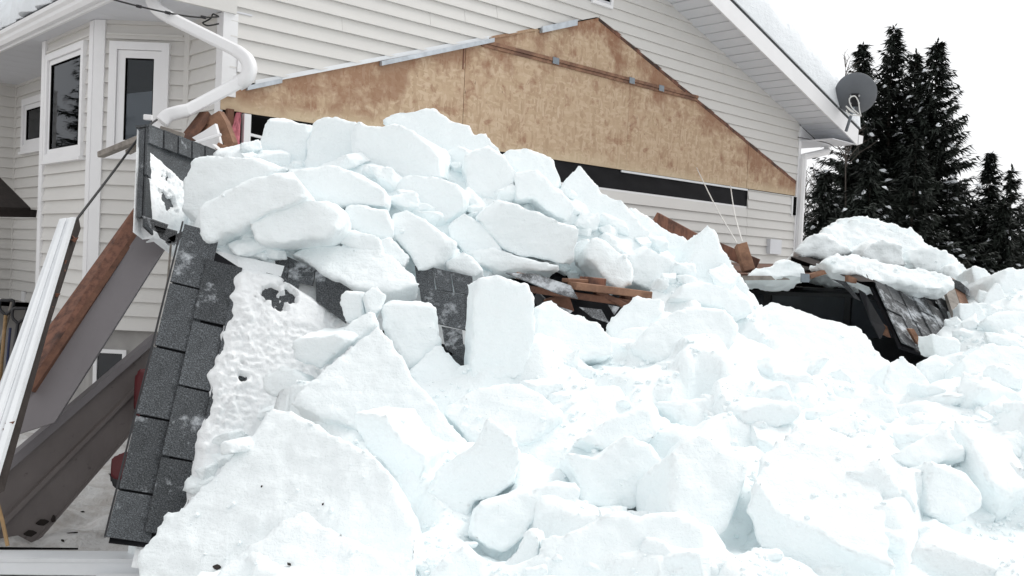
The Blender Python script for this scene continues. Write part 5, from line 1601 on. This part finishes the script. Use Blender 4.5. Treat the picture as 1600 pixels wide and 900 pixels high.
# lumber, white scraps and trim by the corner post
SG = 'scraps at the house corner'
plank('stud_piece', 'beige trim stick below the bay side window', P(157, 242, 6.3), P(226, 214, 6.0), .05, .04, 'greywood', 'stick', SG)
plank('stud_piece', 'short beige stick under the trim stick', P(200, 238, 6.2), P(238, 218, 6.0), .04, .03, 'greywood', 'stick', SG)
plank('stud_piece', 'left brown stud standing by the corner post', P(288, 222, 6.3), P(322, 178, 6.45), .09, .05, 'lumberdark', 'stud', SG)
plank('stud_piece', 'second brown stud next to the corner stud', P(302, 232, 6.35), P(334, 184, 6.5), .09, .05, 'lumber', 'stud', SG)
q = [(320, 186), (342, 173), (352, 190), (364, 222), (358, 238), (344, 216), (330, 208)]
b_ = MB(); b_.prism([P(x, y, 6.42) for x, y in q], (0.02, .05, 0)); o = b_.build('broken_board', M['lumber']); setp(o, 'broken light brown board with jagged end by the torn insulation', 'board', SG)
q = [(300, 215), (318, 205), (336, 193), (342, 215), (346, 232), (330, 236)]
b_ = MB(); b_.prism([P(x, y, 6.22) for x, y in q], (0.01, .02, 0)); o = b_.build('white_scrap', M['white']); setp(o, 'torn white sheet scrap in front of the brown studs', 'scrap', SG)
plank('white_trim', 'thin white trim strip lying across the white scrap', P(302, 224, 6.15), P(346, 210, 6.2), .03, .02, 'white', 'trim', SG)
plank('white_trim', 'white trim strip slanting right below the broken board', P(334, 226, 6.12), P(362, 250, 6.1), .05, .012, 'white', 'trim', SG)
plank('stud_piece', 'brown wedge piece slanting into the snow', P(340, 228, 6.2), P(380, 248, 6.2), .05, .05, 'lumber', 'stud', SG)
plank('white_trim', 'short white bracket end left of the downspout mouth', P(225, 183, 6.2), P(238, 184, 6.2), .03, .035, 'white', 'trim', SG)
plank('stud_piece', 'white sill strip behind the broken roof corner', P(250, 200, 6.1), P(288, 212, 6.15), .04, .03, 'greywood', 'stick', SG)
# shovels leaning by the entry
def shovel(label, gx, gy, bx, by, dep, mt, grip=True):
    t = empty('shovel', P(bx, by, dep)); setp(t, label, 'shovel', 'shovels leaning by the entry')
    a, b = P(gx, gy, dep), P(bx, by, dep)
    b_ = MB(); b_.tube([a, b], .016, 8); b_.build('shaft', M[mt], t, True)
    if grip:
        d = (a - b).normalized(); s = rt
        pts = [a, a + d * .05 + s * .055, a + d * .13 + s * .06, a + d * .135, a + d * .13 - s * .06, a + d * .05 - s * .055, a]
        b_ = MB(); b_.tube(smoothpath(pts, 4), .015, 6); b_.build('grip', M['blackplastic'], t, True)
    d = (b - a).normalized()
    b_ = MB(); b_.prism([b - rt * .1, b + rt * .1, b + rt * .13 + d * .22, b - rt * .13 + d * .22], Vector((0, .03, 0))); b_.build('blade', M['blackplastic'], t)
shovel('shovel with black grip and wooden shaft at the left edge', 9, 492, -2, 620, 8.6, 'bamboo')
shovel('shovel with black grip and black shaft nearest the house wall', 28, 505, 12, 620, 8.5, 'blackplastic')
b_ = MB(); b_.tube([P(20, 470, 8.7), P(-6, 560, 8.6)], .016, 8); o = b_.build('wooden_pole', M['greywood']); setp(o, 'bare wooden pole leaning between the shovels', 'pole')
b_ = MB(); b_.tube([P(16, 512, 8.55), P(8, 605, 8.5)], .012, 8); o = b_.build('blue_pole', M['blue']); setp(o, 'dark blue tool handle between the shovels', 'pole')
# trodden snow on the ground at left, uneven
vv, ff = [], []
ni, nj, res = 110, 110, .045
for j in range(nj):
    for i in range(ni):
        x, y = -5.2 + i * res, 3.3 + j * res
        h = .10 + .10 * noise.fractal((x * 1.2, y * 1.2, 3), .8, 2, 5) + .03 * noise.fractal((x * 6, y * 6, 5), .8, 2, 4)
        rim = min(1, min(i, ni - 1 - i, j, nj - 1 - j) / 8)
        vv.append(Vector((x, y, G - .02 + max(.0, h * rim))))
for j in range(nj - 1):
    for i in range(ni - 1):
        k = j * ni + i; ff.append((k, k + 1, k + ni + 1, k + ni))
o = mesh('ground_snow', vv, ff, M['snow_dirty'], None, True); setp(o, 'trodden dirty snow on the ground beside the house', kind='structure')
# dead leaves and bits of bark on snow
rnd = random.Random(9)
# ------------------------------------------------------------------ the mound under the blocks
pts = np.array(BASEPTS, np.float64)
extra = []
def ex(px, py, dep, dz=0.0):
    p = P(px, py, dep); extra.append((p.x, p.y, p.z + dz))
for x, y, d in ((700,905,2.35),(900,905,2.35),(1000,905,2.3),(1150,905,2.3),(1300,905,2.3),(1450,905,2.3),(1600,905,2.3),(1700,905,2.4),
                (1120,620,3.9),(1080,660,3.5),(1130,600,4.1),(1300,660,3.7),(1450,650,3.9),(1560,640,4.2),(1620,640,4.3),(1550,720,3.4),(1620,740,3.3),(1560,840,2.8),(1630,850,2.7),
                (1480,880,2.6),(1530,880,2.5),(1130,880,2.6),(1120,760,2.95),(960,600,4.0),(900,620,3.9),(860,720,3.4),(1450,620,4.6),(1500,650,4.0),(1520,540,6.0),(1600,560,5.4),(1700,520,6.4),(1700,640,4.4),(1700,760,3.3)):
    ex(x, y, d)
for (x, y, z) in ((-1.7, 3.0, .05), (-1.9, 3.6, 0), (-2.2, 4.6, 0), (-2.6, 5.6, .2), (-2.6, 2.4, 0), (-1.6, 2.4, .1), (-1.4, 2.0, .2), (7.5, 4.5, 1.2), (8.0, 7.0, 1.2), (9, 9, .9), (0, 1.2, .5), (1, 1.2, .5), (3, 1.5, .6), (-1, 1.2, .3), (0, 9.5, .6), (-1.8, 7.0, .6), (2.0, 9.5, .5)):
    extra.append((x, y, z))
for u in (.2, .6, 1.0, 1.4):
    for v in (.05, .35, .7, 1.1):
        q = sp(u, v, -.28); extra.append((q.x, q.y, q.z - .1))
for x, y, d in ((880, 470, 5.4), (940, 475, 5.4), (990, 470, 5.4), (840, 470, 5.4)): ex(x, y, d, -.35)
for x, y, d in ((1230, 540, 6.4), (1300, 560, 6.4), (1360, 580, 6.3), (1250, 540, 7.4), (1330, 560, 7.4), (1400, 580, 7.2), (1300, 540, 8.5), (1400, 600, 6.2), (1440, 590, 6.5), (1470, 560, 7.2), (1200, 520, 8.5)): ex(x, y, d, -.45)
pts = np.vstack([pts, np.array(extra)])
gx = np.arange(-2.3, 8.2, .035); gy = np.arange(1.25, 9.4, .035)
XX, YY = np.meshgrid(gx, gy)
num = np.zeros_like(XX); den = np.zeros_like(XX)
for (x, y, z) in pts:
    w2_ = 1.0 / (((XX - x) ** 2 + (YY - y) ** 2) + .018) ** 1.7
    num += w2_ * z; den += w2_
ZZ = num / den
# loose rubble relief: tilted facets of a random cell pattern
rs_ = np.random.RandomState(3)
nc = 650
cx_, cy_ = rs_.uniform(-2.3, 8.2, nc), rs_.uniform(1.25, 9.4, nc)
tx_, ty_, hz_ = rs_.normal(0, .30, nc), rs_.normal(0, .30, nc), rs_.uniform(-.045, .06, nc)
wx = XX + .05 * np.sin(YY * 9 + XX * 4); wy = YY + .05 * np.sin(XX * 11 + 1)
bestd = np.full(XX.shape, 1e9); idx = np.zeros(XX.shape, int)
for k in range(nc):
    dd = (wx - cx_[k]) ** 2 + (wy - cy_[k]) ** 2
    mk = dd < bestd
    bestd[mk] = dd[mk]; idx[mk] = k
rel = hz_[idx] + tx_[idx] * (XX - cx_[idx]) + ty_[idx] * (YY - cy_[idx])
ZZ = ZZ + np.clip(rel, -.09, .11) - .03
# keep it under the fallen slab and off the open ground at the left
zpl = SA.z - ((XX - SA.x) * en.x + (YY - SA.y) * en.y) / en.z
U_ = (XX - SA.x) * e1.x + (YY - SA.y) * e1.y + (zpl - SA.z) * e1.z
V_ = (XX - SA.x) * e2.x + (YY - SA.y) * e2.y + (zpl - SA.z) * e2.z
mk = (U_ > -.25) & (U_ < LS + .25) & (V_ > -.4) & (V_ < WS + .2)
ZZ[mk] = np.minimum(ZZ[mk], zpl[mk] - .10)
lim = np.interp(YY, [0, 2.5, 2.8, 3.1, 3.4, 3.8, 4.0, 4.6, 5.2, 9], [-.40, -.38, -.34, -.27, -.22, -.22, -.40, -.345, -.36, -.33])
mk = (XX / YY > -.01) & (XX / YY < .145) & (YY > 4.75) & (YY < 5.75)
ZZ[mk] = np.minimum(ZZ[mk], 1.62 - .068 * YY[mk])
ZZ = np.where(XX / YY < lim, np.minimum(ZZ, -.15), ZZ)
mk = (XX / YY > .27) & (XX / YY < .455) & (YY > 5.7)
ZZ[mk] = np.minimum(ZZ[mk], .1)
HX, HY, HZ = gx, gy, ZZ
def ground_z(x, y):
    i = int(np.clip((x - gx[0]) / .035, 0, len(gx) - 1)); j = int(np.clip((y - gy[0]) / .035, 0, len(gy) - 1))
    return float(HZ[j, i])
nxg, nyg = len(gx), len(gy)
vv = np.stack([XX.ravel(), YY.ravel(), ZZ.ravel()], 1)
ii = np.arange(nxg * nyg).reshape(nyg, nxg)
ff = np.stack([ii[:-1, :-1].ravel(), ii[:-1, 1:].ravel(), ii[1:, 1:].ravel(), ii[1:, :-1].ravel()], 1)
me = bpy.data.meshes.new('snow_mound'); me.from_pydata(vv.tolist(), [], ff.tolist()); me.materials.append(M['snow'])
me.polygons.foreach_set('use_smooth', [True] * len(me.polygons))
o = bpy.data.objects.new('snow_mound', me); C.objects.link(o)
sb_ = o.modifiers.new('s', 'SUBSURF'); sb_.levels = 1; sb_.render_levels = 1
for sc, st_ in ((.30, .09), (.10, .05), (.035, .014)):
    d = o.modifiers.new('d', 'DISPLACE'); d.texture = ctex(sc); d.strength = st_; d.mid_level = .5; d.texture_coords = 'GLOBAL'
setp(o, 'mound of loose broken snow under and between the blocks', kind='stuff')

# ------------------------------------------------------------------ loose chunks on the mound
rnd = random.Random(21)
CH = []
for k in range(9):
    me = bpy.data.meshes.new('chunk')
    bm = bmesh.new()
    for q in range(16 if k % 2 else 24):
        s = Vector((rnd.uniform(-1, 1), rnd.uniform(-.8, .8), rnd.uniform(-.6, .6)))
        m_ = max(abs(s.x), abs(s.y) / .8, abs(s.z) / .6)
        bm.verts.new(s / m_ * rnd.uniform(.8, 1) * .5)
    r_ = bmesh.ops.convex_hull(bm, input=bm.verts)
    bmesh.ops.delete(bm, geom=[g for g in r_['geom_interior'] if isinstance(g, bmesh.types.BMVert)], context='VERTS')
    bm.to_mesh(me); bm.free()
    nm = erode(me, .04, 1, ((.35, .16, 'CLOUDS'), (.12, .06, 'CLOUDS')), M['snow'], .05); nm.name = 'snow_chunk'
    CH.append(nm)
ZONES = [('loose snow chunk among the rubble of the lower right heap', 1050, 1600, 560, 900, 95, .07, .20),
         ('loose snow chunk lying between the blocks of the central foreground', 660, 1060, 560, 900, 40, .05, .12),
         ('loose snow chunk among the far right rubble near the torn shingles', 1440, 1600, 460, 640, 40, .06, .15)]
def surf(px, py):
    d = ray(px, py); t = 1.6
    while t < 9:
        p = CAM + d * t
        if p.z < ground_z(p.x, p.y): return p
        t += .03
    return None
BL = [(o.location.copy() + Vector((0, 0, o.dimensions.z / 2)), o['label']) for o in scene.objects if o.name.startswith('snow_block')]
def short(l):
    ws = l.split()
    stop = {'in', 'at', 'with', 'on', 'under', 'below', 'beside', 'right', 'above', 'tucked', 'where', 'leaning', 'filling', 'cut', 'standing', 'lying', 'between', 'split', 'like', 'of', 'behind', 'pointing', 'overhanging', 'jutting', 'against', 'left', 'just', 'falling', 'high'}
    k = 0
    while k < len(ws) and (k < 2 or ws[k] not in stop): k += 1
    return ' '.join(ws[:min(k, 8)])
chunks = {}
bpy.context.view_layer.update()
dg = bpy.context.evaluated_depsgraph_get()
k = 0
for tries in range(900):
    if k >= 70: break
    px, py = rnd.uniform(380, 1170), rnd.uniform(185, 460)
    ok, loc, nrm, _i, ob, _m = scene.ray_cast(dg, CAM, ray(px, py))
    if not ok or not ob.name.startswith('snow_mound') or (430 < px < 660 and py > 372): continue
    p = loc
    o = bpy.data.objects.new('snow_chunk', rnd.choice(CH)); C.objects.link(o)
    s = rnd.uniform(.09, .24)
    o.scale = (s * rnd.uniform(.8, 1.3), s * rnd.uniform(.8, 1.2), s * rnd.uniform(.7, 1.1))
    o.rotation_euler = (rnd.uniform(-.5, .5), rnd.uniform(-.5, .5), rnd.uniform(0, 6.28))
    o.location = p + nrm * s * .08
    near = min(BL, key=lambda b: (b[0] - p).length)
    (ax_, ay_), (bx_, by_) = px_of(p), px_of(near[0])
    way = ('right of' if ax_ > bx_ else 'left of') if abs(ax_ - bx_) > abs(ay_ - by_) * 1.2 else ('in front of' if ay_ > by_ else 'behind')
    chunks.setdefault((way, short(near[1])), []).append((s, o))
    k += 1
    if k % 8 == 0:
        bpy.context.view_layer.update(); dg = bpy.context.evaluated_depsgraph_get()
print('filled', k)
for q in range(10):                                   # powdery heap where the crust meets the huge sloping block
    u = rnd.random()
    px, py = 300 + 150 * u - rnd.uniform(2, 34), 785 - 150 * u - rnd.uniform(0, 26)
    ok, loc, nrm, _i, ob, _m = scene.ray_cast(dg, CAM, ray(px, py))
    if not ok or not ob.name.startswith('snow_'): continue
    o = bpy.data.objects.new('snow_chunk', rnd.choice(CH)); C.objects.link(o)
    s = rnd.uniform(.05, .14)
    o.scale = (s * rnd.uniform(.8, 1.3), s * rnd.uniform(.8, 1.2), s * rnd.uniform(.7, 1.1))
    o.rotation_euler = (rnd.uniform(-.5, .5), rnd.uniform(-.5, .5), rnd.uniform(0, 6.28))
    o.location = loc - nrm * s * .1
    chunks.setdefault(('along the left edge of', 'huge sloping block'), []).append((s, o))
for lb, x0, x1, y0, y1, n_, s0, s1 in ZONES:
    k = 0; tries = 0
    while k < n_ and tries < n_ * 6:
        tries += 1
        p = surf(rnd.uniform(x0, x1), rnd.uniform(y0, y1))
        if p is None: continue
        o = bpy.data.objects.new('snow_chunk', rnd.choice(CH)); C.objects.link(o)
        s = rnd.uniform(s0, s1) * (1 if rnd.random() < .75 else 1.8) * min(1.6, p.y / 3.2)
        o.scale = (s * rnd.uniform(.8, 1.3), s * rnd.uniform(.8, 1.3), s * rnd.uniform(.7, 1.1))
        o.rotation_euler = (rnd.uniform(-.5, .5), rnd.uniform(-.5, .5), rnd.uniform(0, 6.28))
        o.location = p - Vector((0, 0, s * .10))
        near = min(BL, key=lambda b: (b[0] - p).length)
        (ax_, ay_), (bx_, by_) = px_of(p), px_of(near[0])
        way = ('right of' if ax_ > bx_ else 'left of') if abs(ax_ - bx_) > abs(ay_ - by_) * 1.2 else ('in front of' if ay_ > by_ else 'behind')
        chunks.setdefault((way, short(near[1])), []).append((s, o))
        k += 1
for (way, nm_), lst in chunks.items():
    lst.sort(key=lambda q: -q[0])
    for r_, (s, o) in enumerate(lst):
        word = ('largest', 'second largest', 'third largest', 'fourth largest', 'fifth largest', 'sixth largest', 'seventh largest', 'eighth largest', 'ninth largest', 'tenth largest')[min(r_, 9)]
        if r_ > 9: word = 'lesser'
        setp(o, f'{word} loose snow chunk {way} the {nm_}', 'snow chunk', 'loose snow chunks between the blocks')

# ------------------------------------------------------------------ fine crumbs of snow on the ledges (too small to count)
bpy.context.view_layer.update()
dg = bpy.context.evaluated_depsgraph_get()
cv, cf = [], []
ico = bmesh.new(); bmesh.ops.create_icosphere(ico, subdivisions=1, radius=1)
IV = [v.co.copy() for v in ico.verts]; IF = [tuple(v.index for v in f.verts) for f in ico.faces]; ico.free()
rnd = random.Random(5)
cnt = 0
clus = [(rnd.uniform(300, 1600), rnd.uniform(200, 900)) for _ in range(170)]
while cnt < 4500:
    c0 = rnd.choice(clus)
    px, py = rnd.gauss(c0[0], 26), rnd.gauss(c0[1], 16)
    cnt += 1
    ok, loc, nrm, _i, ob, _m = scene.ray_cast(dg, CAM, ray(px, py))
    if not ok or not ob.name.startswith(('snow_block', 'snow_mound', 'snow_chunk')) or nrm.z < .45: continue
    if not ob.name.startswith('snow_mound') and rnd.random() > .07: continue
    r = rnd.choice((.003, .004, .006, .008, .012)) * (loc.y / 3.6)
    b = len(cv)
    for q in IV:
        cv.append(loc + nrm * r * .3 + Vector((q.x * rnd.uniform(.7, 1.3), q.y * rnd.uniform(.7, 1.3), q.z * rnd.uniform(.5, 1.1))) * r)
    cf += [tuple(b + i for i in f) for f in IF]
o = mesh('snow_crumbs', cv, cf, M['snow'], None, False); setp(o, 'fine snow crumbs scattered over the blocks', kind='stuff')
rnd = random.Random(9)
dg = bpy.context.evaluated_depsgraph_get()
def leaf(px, py, dep, sz, label, grp='dead leaves and bark bits'):
    ok, p, nrm, _i, ob, _m = scene.ray_cast(dg, CAM, ray(px, py))
    if not ok: return
    p = p + nrm * .004
    a = rnd.uniform(0, 6.28)
    u = Vector((math.cos(a), math.sin(a), 0)); u = (u - nrm * u.dot(nrm)).normalized() * sz; v_ = nrm.cross(u) * .5 + nrm * sz * .12
    b_ = MB(); b_.prism([p - u, p - u * .3 + v_, p + u * .4 + v_ * .7, p + u, p + u * .2 - v_, p - u * .5 - v_ * .6], (0, -.003, .006))
    o = b_.build('dead_leaf', M['leaf']); setp(o, label, 'leaf', grp)
leaf(340, 888, 2.52, .016, 'folded dark leaf on the pointed sheet at the bottom left')
leaf(452, 885, 2.52, .010, 'small dark leaf with stem on the pointed sheet at the bottom left')
for k, (x, y) in enumerate(((66, 817), (84, 812), (47, 834), (112, 832), (98, 845), (130, 800))):
    leaf(x, y, 4.22, .03 if k < 4 else .012, ('largest', 'second', 'third', 'fourth', 'smaller', 'smallest')[k] + ' dark bark bit on the trodden snow under the taupe sheet')


for k, (x, y, q) in enumerate(((410, 762, 'upper middle'), (505, 790, 'right'))):
    leaf(x, y, 3, .0035, f'tiny dark speck on the {q} part of the huge sloping block')
